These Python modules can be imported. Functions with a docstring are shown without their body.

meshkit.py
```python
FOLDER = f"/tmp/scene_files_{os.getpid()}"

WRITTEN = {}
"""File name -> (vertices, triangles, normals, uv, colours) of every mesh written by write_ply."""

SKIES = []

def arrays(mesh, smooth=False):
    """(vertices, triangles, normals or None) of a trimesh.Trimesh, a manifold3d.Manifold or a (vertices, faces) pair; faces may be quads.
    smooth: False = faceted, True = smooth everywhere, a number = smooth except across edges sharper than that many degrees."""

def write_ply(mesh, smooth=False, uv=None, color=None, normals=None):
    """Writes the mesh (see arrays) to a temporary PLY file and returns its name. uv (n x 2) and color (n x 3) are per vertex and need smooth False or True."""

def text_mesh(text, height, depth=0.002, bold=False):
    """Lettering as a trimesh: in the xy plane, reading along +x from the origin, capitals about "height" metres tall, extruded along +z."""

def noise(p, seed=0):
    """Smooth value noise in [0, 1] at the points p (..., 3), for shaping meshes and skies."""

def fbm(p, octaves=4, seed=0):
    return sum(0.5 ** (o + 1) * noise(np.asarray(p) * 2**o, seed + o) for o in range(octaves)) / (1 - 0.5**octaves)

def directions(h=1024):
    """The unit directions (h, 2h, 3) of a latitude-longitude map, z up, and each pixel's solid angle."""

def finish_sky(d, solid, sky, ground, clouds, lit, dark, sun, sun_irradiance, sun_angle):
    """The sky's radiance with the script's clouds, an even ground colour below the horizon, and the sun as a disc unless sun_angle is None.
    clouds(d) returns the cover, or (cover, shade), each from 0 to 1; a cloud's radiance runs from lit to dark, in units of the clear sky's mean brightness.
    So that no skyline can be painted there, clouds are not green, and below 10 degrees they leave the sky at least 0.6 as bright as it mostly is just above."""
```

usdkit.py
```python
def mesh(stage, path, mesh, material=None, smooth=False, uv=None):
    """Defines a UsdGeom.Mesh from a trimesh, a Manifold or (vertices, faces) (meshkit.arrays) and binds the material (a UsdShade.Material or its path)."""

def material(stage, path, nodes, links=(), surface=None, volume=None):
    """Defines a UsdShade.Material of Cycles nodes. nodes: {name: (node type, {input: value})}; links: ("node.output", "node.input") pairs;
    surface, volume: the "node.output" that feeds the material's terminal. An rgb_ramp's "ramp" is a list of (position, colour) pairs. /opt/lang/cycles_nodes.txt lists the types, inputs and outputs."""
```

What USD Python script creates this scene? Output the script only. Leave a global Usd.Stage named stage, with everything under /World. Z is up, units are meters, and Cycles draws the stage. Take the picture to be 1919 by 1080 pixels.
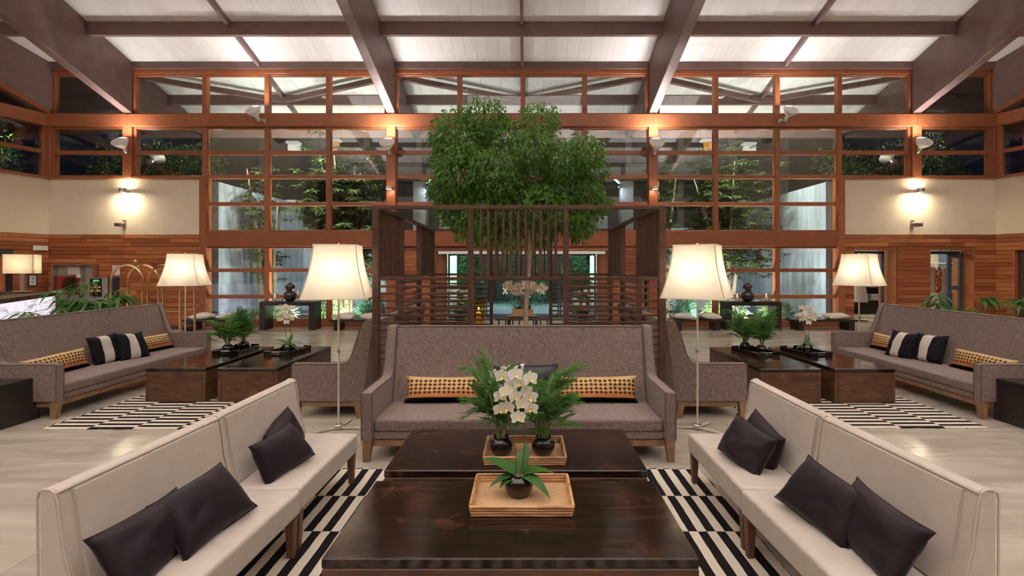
import math, random
import numpy as np, trimesh, usdkit, meshkit
from pxr import Usd, UsdGeom, UsdLux, Gf, Sdf, UsdShade

stage = Usd.Stage.CreateInMemory()
UsdGeom.SetStageUpAxis(stage, 'Z')
UsdGeom.SetStageMetersPerUnit(stage, 1.0)
UsdGeom.Xform.Define(stage, '/World')
UsdGeom.Scope.Define(stage, '/World/Looks')
rnd = random.Random(7)
rng = np.random.default_rng(7)

# ------------------------------------------------------------------ camera, sky, lights, exposure
FPX, VX, VY, EYE = 895.0, 985.0, 501.0, 1.55
cam = UsdGeom.Camera.Define(stage, '/World/camera')
cam.CreateHorizontalApertureAttr(36.0)
cam.CreateVerticalApertureAttr(36.0 * 1080 / 1919)
cam.CreateFocalLengthAttr(FPX / 1919 * 36.0)
cam.CreateHorizontalApertureOffsetAttr(-(VX - 959.5) / 1919 * 36.0)
cam.CreateVerticalApertureOffsetAttr(-(540 - VY) / 1919 * 36.0)
cam.CreateClippingRangeAttr(Gf.Vec2f(0.05, 300))
cam.CreateFStopAttr(0.0)
cam.CreateExposureAttr(0.24)
cam.AddTransformOp().Set(Gf.Matrix4d(1, 0, 0, 0, 0, 0, 1, 0, 0, -1, 0, 0, 0, 0, EYE, 1))

UsdGeom.Xform.Define(stage, '/World/lights')
_n = [0]


def light(kind, pos, power, color=(1, 1, 1), direction=(0, 0, -1), radius=0.1, size=None):
    """A lamp, seen; power is the radiance of its face."""
    _n[0] += 1
    path = f'/World/lights/{kind}_{_n[0]:03d}'
    if kind == 'sphere':
        l = UsdLux.SphereLight.Define(stage, path); l.CreateRadiusAttr(radius)
    elif kind == 'rect':
        l = UsdLux.RectLight.Define(stage, path); l.CreateWidthAttr(size[0]); l.CreateHeightAttr(size[1])
    else:
        l = UsdLux.DiskLight.Define(stage, path); l.CreateRadiusAttr(radius)
    l.CreateIntensityAttr(float(power)); l.CreateColorAttr(Gf.Vec3f(*color))
    z = -np.array(direction, float); z /= np.linalg.norm(z)
    x = np.cross((0, 1, 0) if abs(z[1]) < .9 else (1, 0, 0), z); x /= np.linalg.norm(x)
    y = np.cross(z, x)
    l.AddTransformOp().Set(Gf.Matrix4d(*x, 0, *y, 0, *z, 0, *map(float, pos), 1))
    return l


dome = UsdLux.DomeLight.Define(stage, '/World/lights/night_sky')
dome.CreateIntensityAttr(0.002)
dome.CreateColorAttr(Gf.Vec3f(0.35, 0.5, 1.0))

XC = -0.09                       # the hall's axis
YW = 12.5                        # the glazed wall
WARM, NEUT, COOL = (1.0, 0.80, 0.58), (1.0, 0.95, 0.92), (0.72, 0.86, 1.0)
FLOODS = [(-10.23, 4.62, .10), (-6.65, 5.42, -.12), (-3.4, 4.6, 0.0), (3.4, 4.6, 0.0), (6.65, 5.42, .12), (10.23, 4.62, -.10)]
UP = 270.0
for fx, fz, lean in FLOODS:      # the floodlights on the posts, washing the ceiling
    light('disk', (XC + fx + lean, YW - .46, fz + .20), UP * (.5 if abs(fx) == 6.65 else .72 if abs(fx) > 7 else 1.35), NEUT, (lean * .6, -.25, 1), .13)
# added fill uplights over the seating and behind the viewer, out of view
FILL_UPLIGHTS = [(x, y, 6.9) for x in (-10.2, -3.4, 3.4, 10.2) for y in (5.0, -1.0, -7.0)]
for x, y, z in FILL_UPLIGHTS:
    light('disk', (XC + x, y, z), 1050, NEUT, (0, .12 if y < 3 else -.1, 1), .20)
for fx in (-10.23, -8.4, -6.65, -5.0, -3.4, -1.2, 1.2, 3.4, 5.0, 6.65, 8.4, 10.23):   # lamps outside under the eaves, mostly unseen, placed to light the soffit
    light('disk', (XC + fx, YW + .75, 4.9), 40, NEUT, (0, .25, 1), .12)
light('disk', (.16, 5.85, .13), 60, (1, .92, .74), (-.05, .1, 1), .08)     # unseen ground spot, placed to light the indoor tree from below
# added fill downlights above the seating, out of view
FILL_DOWNS = [(x, y, 7.6) for x in (-6.8, -3.4, 0, 3.4, 6.8) for y in (8.6, 4.6)]
for x, y, z in FILL_DOWNS:
    light('disk', (XC + x, y, z), 120 if y > 6 else 70, (1.0, .91, .82), (0, 0.02, -1), .11)


# ------------------------------------------------------------------ scene tree helpers
_used = {}


def numbered(parent, name):
    k = (parent, name)
    n = _used.get(k, -1) + 1
    _used[k] = n
    return f'{parent}/{name}' if n == 0 else f'{parent}/{name}_{n:03d}'


def tag(p, label=None, cat=None, group=None, kind=None):
    p = p.GetPrim() if hasattr(p, 'GetPrim') else p
    if label and 'luggage' not in label:
        longer = label.replace('trolley side', 'luggage trolley side').replace('trolley-side', 'luggage-trolley-side')
        label = longer if len(longer.split()) <= 16 else label
    for k, v in (('label', label), ('category', cat), ('group', group), ('kind', kind)):
        if v:
            p.SetCustomDataByKey(k, v)
    return p


def mat4(loc=(0, 0, 0), rotz=0.0, axes=None, scale=1.0):
    if axes is None:
        c, s = math.cos(rotz), math.sin(rotz)
        axes = ((c, s, 0), (-s, c, 0), (0, 0, 1))
    a = [[float(v) * scale for v in r] for r in axes]
    return Gf.Matrix4d(*a[0], 0, *a[1], 0, *a[2], 0, *map(float, loc), 1)


def thing(name, label, cat, loc=(0, 0, 0), rotz=0.0, group=None, kind=None, axes=None, scale=1.0):
    x = UsdGeom.Xform.Define(stage, numbered('/World', name))
    x.AddTransformOp().Set(mat4(loc, rotz, axes, scale))
    tag(x, label, cat, group, kind)
    return x.GetPrim()


def part(name, mesh, m, parent, smooth=False, label=None, kind=None):
    base = str(parent.GetPath()) if hasattr(parent, 'GetPath') else parent
    o = usdkit.mesh(stage, numbered(base, name), mesh, m, smooth)
    tag(o, label, None, None, kind)
    return o.GetPrim()


def single(name, mesh, m, label, cat, smooth=False, group=None, kind=None):
    o = usdkit.mesh(stage, numbered('/World', name), mesh, m, smooth)
    return tag(o, label, cat, group, kind)


def struct(name):
    x = UsdGeom.Xform.Define(stage, f'/World/{name}')
    tag(x, kind='structure')
    return x.GetPrim()


def dup(root, label, loc, rotz=0.0, group=None, axes=None, scale=1.0):
    was = root.GetCustomData()
    name = root.GetName()
    while name[-4:-3] == '_' and name[-3:].isdigit():
        name = name[:-4]
    r = thing(name, label, was['category'], loc, rotz, group or was.get('group'), None, axes, scale)
    r.GetReferences().AddInternalReference(root.GetPath())
    r.SetInstanceable(True)
    return r


# ------------------------------------------------------------------ mesh helpers
cat = trimesh.util.concatenate
BOXF = np.array([[0, 3, 2, 1], [4, 5, 6, 7], [0, 1, 5, 4], [1, 2, 6, 5], [2, 3, 7, 6], [3, 0, 4, 7]])


def tri(v, f):
    f = np.asarray(f)
    if f.shape[1] == 4:
        f = np.vstack([f[:, [0, 1, 2]], f[:, [0, 2, 3]]])
    return trimesh.Trimesh(np.asarray(v, float), f, process=False)


def box(x0, x1, y0, y1, z0, z1):
    return tri([(x0, y0, z0), (x1, y0, z0), (x1, y1, z0), (x0, y1, z0), (x0, y0, z1), (x1, y0, z1), (x1, y1, z1), (x0, y1, z1)], BOXF)


def cbox(x0, x1, y0, y1, z0, z1, c=.004):
    """A box with chamfered edges."""
    pts = []
    for ix, x in ((1, x0), (-1, x1)):
        for iy, y in ((1, y0), (-1, y1)):
            for iz, z in ((1, z0), (-1, z1)):
                pts += [(x, y + iy * c, z + iz * c), (x + ix * c, y, z + iz * c), (x + ix * c, y + iy * c, z)]
    return trimesh.convex.convex_hull(np.array(pts))


def hexa(bottom, top):
    """Eight corners, bottom and top rings of four."""
    return tri(np.vstack([bottom, top]), BOXF)


def beam(a, b, w, h, up=(0, 0, 1)):
    a, b = np.array(a, float), np.array(b, float)
    d = b - a; d /= np.linalg.norm(d)
    s = np.cross(d, up); s /= np.linalg.norm(s)
    u = np.cross(s, d)
    q = [(-w / 2, -h / 2), (w / 2, -h / 2), (w / 2, h / 2), (-w / 2, h / 2)]
    return hexa([a + s * i + u * j for i, j in q], [b + s * i + u * j for i, j in q])


def move(m, loc=(0, 0, 0), rotz=0.0, axes=None, scale=1.0):
    m = m.copy()
    M = np.array(mat4(loc, rotz, axes, scale)).T
    m.apply_transform(M)
    return m


def lathe(profile, n=24):
    """profile: (radius, z) from bottom to top."""
    p = np.array(profile, float)
    a = np.arange(n) * 2 * np.pi / n
    v = np.stack([p[:, 0, None] * np.cos(a), p[:, 0, None] * np.sin(a), np.repeat(p[:, 1, None], n, 1)], -1).reshape(-1, 3)
    f = [(i * n + j, i * n + (j + 1) % n, (i + 1) * n + (j + 1) % n, (i + 1) * n + j) for i in range(len(p) - 1) for j in range(n)]
    return tri(v, f)


def tube(pts, r, sides=6, closed=False, cap=True):
    p = np.asarray(pts, float)
    if closed:
        t = np.roll(p, -1, 0) - np.roll(p, 1, 0)
    else:
        t = np.gradient(p, axis=0)
    t /= np.linalg.norm(t, axis=1, keepdims=True) + 1e-12
    up = np.array([0, 0, 1.0]) if abs(t[0, 2]) < .9 else np.array([1.0, 0, 0])
    A = []
    a = np.cross(t[0], up); a /= np.linalg.norm(a)
    for k in range(len(p)):
        a = a - t[k] * (a @ t[k]); a /= np.linalg.norm(a) + 1e-12
        A.append(a)
    A = np.array(A); B = np.cross(t, A)
    ang = np.arange(sides) * 2 * np.pi / sides
    rr = np.broadcast_to(r, (len(p),))[:, None, None]
    v = (p[:, None] + rr * (np.cos(ang)[None, :, None] * A[:, None] + np.sin(ang)[None, :, None] * B[:, None])).reshape(-1, 3)
    n = len(p)
    f = [(i % n * sides + j, i % n * sides + (j + 1) % sides, (i + 1) % n * sides + (j + 1) % sides, (i + 1) % n * sides + j) for i in range(n if closed else n - 1) for j in range(sides)]
    m = tri(v, f)
    if cap and not closed:
        c = [tri(np.vstack([p[k], v[k * sides:(k + 1) * sides]]), [(0, 1 + (j + (0 if k else 1)) % sides, 1 + (j + (1 if k else 0)) % sides) for j in range(sides)]) for k in (0, n - 1)]
        m = cat([m] + c)
    return m


def inset(poly, b):
    p = np.array(poly, float)
    e = np.roll(p, -1, 0) - p
    e /= np.linalg.norm(e, axis=1, keepdims=True)
    nrm = np.stack([-e[:, 1], e[:, 0]], 1)      # inward for a counter-clockwise ring
    n0, n1 = np.roll(nrm, 1, 0), nrm
    m = n0 + n1
    m /= np.maximum((m * n1).sum(1, keepdims=True), .3)
    return p + m * b


def bevel_extrude(poly, d, b=.008):
    """A counter-clockwise outline in (u, v), extruded along w from 0 to d with chamfered rims; returns vertices in (u, v, w)."""
    p = np.array(poly, float)
    if ((np.roll(p, -1, 0) - p)[:, 1] * (np.roll(p, -1, 0) + p)[:, 0]).sum() < 0:
        p = p[::-1]
    q = inset(p, b)
    n = len(p)
    rings = [(q, 0), (p, b), (p, d - b), (q, d)]
    v = np.vstack([np.c_[r, np.full(n, z)] for r, z in rings])
    f = [(k * n + i, k * n + (i + 1) % n, (k + 1) * n + (i + 1) % n, (k + 1) * n + i) for k in range(3) for i in range(n)]
    side = tri(v, f)
    from shapely.geometry import Polygon
    cv, cf = trimesh.creation.triangulate_polygon(Polygon(q), engine='earcut')
    top = tri(np.c_[cv, np.full(len(cv), d)], cf)
    bot = tri(np.c_[cv, np.zeros(len(cv))], np.asarray(cf)[:, ::-1])
    if top.face_normals[0, 2] < 0:
        top.invert(); bot.invert()
    return cat([side, top, bot])


def along_x(m, x0=0.0):
    """(u, v, w) of bevel_extrude to x = w, y = u, z = v."""
    v = m.vertices
    return tri(np.c_[v[:, 2] + x0, v[:, 0], v[:, 1]], m.faces)


def soft_box(x0, x1, y0, y1, z0, z1, r=.03, bulge=.015, n=10, seed=0, wrinkle=.003):
    """An upholstered block: rounded edges, crowned top, slight unevenness."""
    sx, sy, sz = x1 - x0, y1 - y0, z1 - z0
    V, F, k = [], [], 0
    nx = max(4, min(40, int(n * sx / max(sx, sy))))
    ny = max(4, min(40, int(n * sy / max(sx, sy))))
    nz = 4
    cnt = dict(x=nx, y=ny, z=nz)

    def grid(a, b, fa, fb, place, flip):
        nonlocal k
        ua, ub = edge(cnt[a], dict(x=sx, y=sy, z=sz)[a]), edge(cnt[b], dict(x=sx, y=sy, z=sz)[b])
        A, B = np.meshgrid(ua, ub, indexing='ij')
        V.append(place(A.ravel(), B.ravel()))
        na, nb = len(ua), len(ub)
        i, j = np.meshgrid(np.arange(na - 1), np.arange(nb - 1), indexing='ij')
        q = np.stack([i * nb + j, (i + 1) * nb + j, (i + 1) * nb + j + 1, i * nb + j + 1], -1).reshape(-1, 4) + k
        F.append(q[:, ::-1] if flip else q)
        k += na * nb

    def edge(c, s):
        t = np.linspace(0, 1, c + 1)
        e = min(.45, r / s)
        return np.unique(np.r_[0, e * .33, e * .66, e, e + (1 - 2 * e) * t, 1 - e, 1 - e * .66, 1 - e * .33, 1].round(6))
    one = lambda a: np.ones_like(a)
    grid('x', 'y', 0, 0, lambda a, b: np.c_[a, b, one(a)], False)
    grid('x', 'y', 0, 0, lambda a, b: np.c_[a, b, 0 * a], True)
    grid('x', 'z', 0, 0, lambda a, b: np.c_[a, 0 * a, b], False)
    grid('x', 'z', 0, 0, lambda a, b: np.c_[a, one(a), b], True)
    grid('y', 'z', 0, 0, lambda a, b: np.c_[0 * a, a, b], True)
    grid('y', 'z', 0, 0, lambda a, b: np.c_[one(a), a, b], False)
    u = np.vstack(V)
    m = trimesh.Trimesh(u, tri(u, np.vstack(F)).faces, process=False)
    m.merge_vertices()
    u = m.vertices.copy()
    p = u * (sx, sy, sz)
    c = np.clip(p, [r] * 3, np.maximum(np.array([sx, sy, sz]) - r, [r] * 3))
    d = p - c
    ln = np.linalg.norm(d, axis=1, keepdims=True)
    p = c + d / np.maximum(ln, 1e-9) * np.minimum(r, ln * 1.0 + (ln > 1e-9) * r)
    crown = (1 - (2 * u[:, 0] - 1) ** 4) * (1 - (2 * u[:, 1] - 1) ** 2)
    p[:, 2] += bulge * crown * u[:, 2]
    p += (x0, y0, z0)
    if wrinkle:
        p[:, 2] += wrinkle * (meshkit.fbm(p * (9, 9, 9) + seed * 17, 3, seed) - .5) * 2 * (u[:, 2] > .5)
    return trimesh.Trimesh(p, m.faces, process=False)


def pillow(w, h, t, seed=0, n=18, ears=.035):
    """A filled cushion lying in its xy plane, corners drawn out to ears."""
    g = np.linspace(-1, 1, n)
    U, Vv = np.meshgrid(g, g, indexing='ij')
    pinch = 1 - ears * 2.2 * (1 - np.abs(Vv) ** 3)
    pinch2 = 1 - ears * 2.2 * (1 - np.abs(U) ** 3)
    X, Y = U * w / 2 * pinch, Vv * h / 2 * pinch2
    prof = np.sqrt(np.clip((1 - np.abs(U) ** 2.6) * (1 - np.abs(Vv) ** 2.6), 0, 1)) ** .8
    wr = (meshkit.fbm(np.stack([U * 2.2 + seed, Vv * 2.2, 0 * U + seed * 3.1], -1), 3, seed) - .5)
    Z = t / 2 * prof * (1 + .5 * wr)
    sag = .02 * np.sin(U * 2 + seed) * Vv
    i, j = np.meshgrid(np.arange(n - 1), np.arange(n - 1), indexing='ij')
    q = np.stack([i * n + j, (i + 1) * n + j, (i + 1) * n + j + 1, i * n + j + 1], -1).reshape(-1, 4)
    a = tri(np.stack([X, Y, Z + sag], -1).reshape(-1, 3), q)
    b = tri(np.stack([X, Y, -Z + sag], -1).reshape(-1, 3), q[:, ::-1])
    m = cat([a, b])
    m.merge_vertices()
    return m


def scatter(v, f, R, P, S):
    """Copies of a small template, R (n,3,3) rows = its axes, P (n,3), S (n)."""
    v, f = np.asarray(v, float), np.asarray(f)
    V = np.einsum('vk,nkj->nvj', v, R) * S[:, None, None] + P[:, None]
    F = f[None] + (np.arange(len(P)) * len(v))[:, None, None]
    return trimesh.Trimesh(V.reshape(-1, 3), F.reshape(-1, 3), process=False)


def frames(d, up):
    d = d / (np.linalg.norm(d, axis=1, keepdims=True) + 1e-9)
    s = np.cross(up, d); s /= np.linalg.norm(s, axis=1, keepdims=True) + 1e-9
    n = np.cross(d, s)
    return np.stack([d, s, n], 1)


LEAF4 = (np.array([(0, 0, 0), (.45, .5, .06), (1, 0, -.12), (.45, -.5, .06), (.45, 0, 0)]), np.array([(0, 4, 1), (1, 4, 2), (2, 4, 3), (3, 4, 0)]))


def leaf(L, Wd, droop=.3, fold=.15, n=6, tip=1.6):
    """One blade along +x: arched down, folded along the midrib."""
    t = np.linspace(0, 1, n + 1)
    w = Wd / 2 * np.sin(np.pi * np.clip(t, 0.02, 1) ** .75) ** .8 * (1 - .15 * t)
    w[-1] = 0
    x = L * (t - droop * .25 * t ** 2)
    z = -L * droop * t ** 2
    v = np.vstack([np.c_[x, w, z + fold * w], np.c_[x, 0 * w, z], np.c_[x, -w, z + fold * w]])
    k = n + 1
    f = [(i, i + k, i + k + 1, i + 1) for i in range(n)] + [(i + k, i + 2 * k, i + 2 * k + 1, i + k + 1) for i in range(n)]
    return tri(v, f)


# ------------------------------------------------------------------ materials
def mat(name, nodes, links=(), surface='p.BSDF'):
    return usdkit.material(stage, f'/World/Looks/{name}', nodes, links, surface)


def plain(name, color, rough=.5, **kw):
    return mat(name, {'p': ('principled_bsdf', {'base_color': color, 'roughness': rough, **kw})})


def noisy(name, stops, scale=(1, 1, 1), freq=8, detail=4, rough=.5, space='position', bump=0, distance=.01, rand=None, distortion=0., rough2=None, **kw):
    """A principled surface coloured by stretched noise; rand = (low, high) varies the brightness of each piece."""
    nodes = {'g': ('geometry', {}) if space == 'position' else ('texture_coordinate', {}),
             'm': ('mapping', {'scale': scale}),
             'n': ('noise_texture', {'scale': freq, 'detail': detail, 'distortion': distortion}),
             'r': ('rgb_ramp', {'ramp': stops}),
             'p': ('principled_bsdf', {'roughness': rough, **kw})}
    links = [('g.' + space, 'm.vector'), ('m.vector', 'n.vector'), ('n.fac', 'r.fac')]
    out = 'r.color'
    if rand:
        nodes['o'] = ('object_info', {})
        nodes['mr'] = ('map_range', {'to_min': rand[0], 'to_max': rand[1]})
        nodes['h'] = ('hsv', {})
        links += [('o.random', 'mr.value'), ('mr.result', 'h.value'), (out, 'h.color')]
        out = 'h.color'
    links.append((out, 'p.base_color'))
    if rough2 is not None:
        nodes['rr'] = ('map_range', {'to_min': rough, 'to_max': rough2})
        links += [('n.fac', 'rr.value'), ('rr.result', 'p.roughness')]
    if bump:
        nodes['b'] = ('bump', {'strength': bump, 'distance': distance})
        links += [('n.fac', 'b.height'), ('b.normal', 'p.normal')]
    return mat(name, nodes, links)


def leafy(name, dark, light, trans=.35, rough=.4):
    return mat(name, {
        'g': ('geometry', {}), 'r': ('rgb_ramp', {'ramp': [(0, dark), (.6, tuple((a + b) / 2 for a, b in zip(dark, light))), (1, light)]}),
        'p': ('principled_bsdf', {'roughness': rough, 'specular_ior_level': .4}), 't': ('translucent_bsdf', {}),
        'x': ('mix_closure', {'fac': trans})},
        [('g.random_per_island', 'r.fac'), ('r.color', 'p.base_color'), ('r.color', 't.color'), ('p.BSDF', 'x.closure1'), ('t.BSDF', 'x.closure2')], 'x.closure')


def emit(name, color, strength):
    return mat(name, {'e': ('emission', {'color': color, 'strength': strength})}, (), 'e.emission')


def weave(name, c1, c2, freq=160, rough=.9, bump=.25):
    """Coarse woven cloth: two crossed thread waves and slubs."""
    return mat(name, {
        'g': ('texture_coordinate', {}), 'm1': ('mapping', {'scale': (freq * .25, freq, freq)}), 'm2': ('mapping', {'scale': (freq, freq * .25, freq * .25)}),
        'n1': ('noise_texture', {'scale': 1., 'detail': 2}), 'n2': ('noise_texture', {'scale': 1., 'detail': 2}),
        'a': ('math', {'math_type': 'add'}), 'h': ('math', {'math_type': 'multiply', 'value2': .5}),
        'r': ('rgb_ramp', {'ramp': [(.3, c1), (.7, c2)]}), 'b': ('bump', {'strength': bump, 'distance': .003}),
        'p': ('principled_bsdf', {'roughness': rough, 'sheen_weight': .15, 'specular_ior_level': .2})},
        [('g.object', 'm1.vector'), ('g.object', 'm2.vector'), ('m1.vector', 'n1.vector'), ('m2.vector', 'n2.vector'), ('n1.fac', 'a.value1'), ('n2.fac', 'a.value2'),
         ('a.value', 'h.value1'), ('h.value', 'r.fac'), ('r.color', 'p.base_color'), ('h.value', 'b.height'), ('b.normal', 'p.normal')])


def planky(name, stops, grain_scale, tones, rough=.42):
    """Wood boards: each board takes its own tone, with grain along it."""
    return mat(name, {
        'g': ('geometry', {}), 'm': ('mapping', {'scale': grain_scale}), 'n': ('noise_texture', {'scale': 1., 'detail': 5, 'distortion': .4}),
        'r': ('rgb_ramp', {'ramp': [(.25, (.62,) * 3), (.75, (1.15,) * 3)]}), 'o': ('object_info', {}), 't': ('rgb_ramp', {'ramp': tones}),
        'x': ('mix', {'mix_type': 'multiply', 'fac': 1.}), 'p': ('principled_bsdf', {'roughness': rough})},
        [('g.position', 'm.vector'), ('m.vector', 'n.vector'), ('n.fac', 'r.fac'), ('o.random', 't.fac'), ('t.color', 'x.color1'), ('r.color', 'x.color2'), ('x.color', 'p.base_color')])


PLANK = planky('plank_wood', None, (3, 3, 60), [(0, (.24, .066, .022)), (.35, (.33, .098, .033)), (.7, (.42, .138, .047)), (1, (.50, .19, .07))])
FRAME = noisy('window_wood', [(.3, (.27, .084, .031)), (.7, (.335, .108, .041))], (2, 12, 2), 2.2, 5, .38, rand=(.82, 1.12))
BEAM = noisy('painted_beam', [(.3, (.165, .098, .086)), (.7, (.205, .124, .110))], (1, 1, 1), 4, 3, .5, rand=(.92, 1.06))
BOARD = noisy('ceiling_board', [(.3, (.80, .77, .75)), (.7, (.86, .83, .815))], (6, .6, 1), 3, 4, .6, rand=(.96, 1.03))
PLASTER = noisy('cream_plaster', [(.3, (.68, .59, .44)), (.7, (.72, .63, .48))], (1, 1, 1), 5, 4, .75, bump=.05)
MARBLE = mat('marble_tile', {
    'g': ('geometry', {}), 'm': ('mapping', {'scale': (.7, 3.2, 1), 'rotation': (0, 0, .12)}), 'n': ('noise_texture', {'scale': 1.3, 'detail': 7, 'distortion': 1.2}),
    'r': ('rgb_ramp', {'ramp': [(.3, (.32, .275, .22)), (.5, (.40, .35, .285)), (.7, (.46, .41, .34))]}), 'o': ('object_info', {}), 'mr': ('map_range', {'to_min': .93, 'to_max': 1.05}),
    'h': ('hsv', {}), 'rr': ('map_range', {'to_min': .13, 'to_max': .27}), 'p': ('principled_bsdf', {'specular_ior_level': .5})},
    [('g.position', 'm.vector'), ('m.vector', 'n.vector'), ('n.fac', 'r.fac'), ('o.random', 'mr.value'), ('mr.result', 'h.value'), ('r.color', 'h.color'), ('h.color', 'p.base_color'), ('n.fac', 'rr.value'), ('rr.result', 'p.roughness')])
GROUT = plain('grout', (.33, .29, .23), .8)
GLASS = mat('window_glass', {'t': ('transparent_bsdf', {'color': (.93, .96, .95)}), 'g': ('glossy_bsdf', {'color': (1, 1, 1), 'roughness': .0}), 'f': ('fresnel', {'IOR': 1.75}), 'k': ('math', {'math_type': 'subtract', 'value1': 1.}), 'j': ('math', {'math_type': 'multiply'}), 'bk': ('geometry', {}), 'x': ('mix_closure', {})},
            [('bk.backfacing', 'k.value2'), ('k.value', 'j.value1'), ('f.fac', 'j.value2'), ('j.value', 'x.fac'), ('t.BSDF', 'x.closure1'), ('g.BSDF', 'x.closure2')], 'x.closure')
THINGLASS = mat('thin_glass', {'t': ('transparent_bsdf', {'color': (.97, .98, .97)}), 'g': ('glossy_bsdf', {'color': (1, 1, 1), 'roughness': .02}), 'f': ('fresnel', {'IOR': 1.8}), 'k': ('math', {'math_type': 'subtract', 'value1': 1.}), 'j': ('math', {'math_type': 'multiply'}), 'bk': ('geometry', {}), 'x': ('mix_closure', {})},
                [('bk.backfacing', 'k.value2'), ('k.value', 'j.value1'), ('f.fac', 'j.value2'), ('j.value', 'x.fac'), ('t.BSDF', 'x.closure1'), ('g.BSDF', 'x.closure2')], 'x.closure')
AMBERGLASS = mat('amber_glass', {'t': ('transparent_bsdf', {'color': (.95, .78, .38)}), 'g': ('glossy_bsdf', {'color': (1, 1, 1), 'roughness': .05}), 'f': ('fresnel', {'IOR': 1.45}), 'k': ('math', {'math_type': 'subtract', 'value1': 1.}), 'j': ('math', {'math_type': 'multiply'}), 'bk': ('geometry', {}), 'x': ('mix_closure', {})},
                 [('bk.backfacing', 'k.value2'), ('k.value', 'j.value1'), ('f.fac', 'j.value2'), ('j.value', 'x.fac'), ('t.BSDF', 'x.closure1'), ('g.BSDF', 'x.closure2')], 'x.closure')
TAUPE = weave('taupe_weave', (.105, .073, .063), (.245, .182, .158), 110)
TAUPE_PIPE = plain('taupe_piping', (.10, .072, .062), .9)
LEATHER = noisy('ivory_leather', [(.3, (.47, .41, .35)), (.7, (.52, .46, .395))], (1, 1, 1), 14, 5, .38, 'object', bump=.06, distance=.004)
LEATHER_SEAM = plain('ivory_seam', (.50, .43, .35), .5)
AUBERGINE = noisy('aubergine_satin', [(.3, (.010, .004, .007)), (.7, (.019, .009, .013))], (1, 1, 1), 9, 4, .62, 'object', bump=.12, distance=.02, specular_ior_level=.25, sheen_weight=.08, sheen_roughness=.4)
LEG = noisy('sofa_leg_wood', [(.3, (.19, .10, .05)), (.7, (.30, .17, .09))], (12, 12, 2), 3, 4, .45, 'object')
DARKLEG = noisy('dark_leg_wood', [(.3, (.10, .045, .022)), (.7, (.17, .08, .04))], (12, 12, 2), 3, 4, .4, 'object')
TABLE = mat('lacquered_wood', {
    'g': ('texture_coordinate', {}), 'm': ('mapping', {'scale': (3, 26, 26)}), 'n': ('noise_texture', {'scale': 1., 'detail': 6, 'distortion': .6}),
    'w': ('noise_texture', {'scale': 3.2, 'detail': 8, 'roughness': .65}), 's': ('noise_texture', {'scale': 70., 'detail': 3}), 'r': ('rgb_ramp', {'ramp': [(.3, (.009, .005, .004)), (.62, (.022, .010, .006)), (.78, (.05, .019, .009))]}),
    'r2': ('rgb_ramp', {'ramp': [(.56, (0, 0, 0)), (.78, (1, 1, 1))]}), 'x': ('mix', {'color2': (.115, .042, .018)}), 'rr': ('map_range', {'from_min': .3, 'from_max': .7, 'to_min': .07, 'to_max': .19}),
    'b': ('bump', {'strength': .06, 'distance': .004}), 'p': ('principled_bsdf', {'specular_ior_level': .55})},
    [('g.object', 'm.vector'), ('m.vector', 'n.vector'), ('g.object', 'w.vector'), ('g.object', 's.vector'), ('n.fac', 'r.fac'), ('w.fac', 'r2.fac'), ('r2.color', 'x.fac'), ('r.color', 'x.color1'), ('x.color', 'p.base_color'),
     ('w.fac', 'rr.value'), ('rr.result', 'p.roughness'), ('n.fac', 'b.height'), ('b.normal', 'p.normal')])
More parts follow.
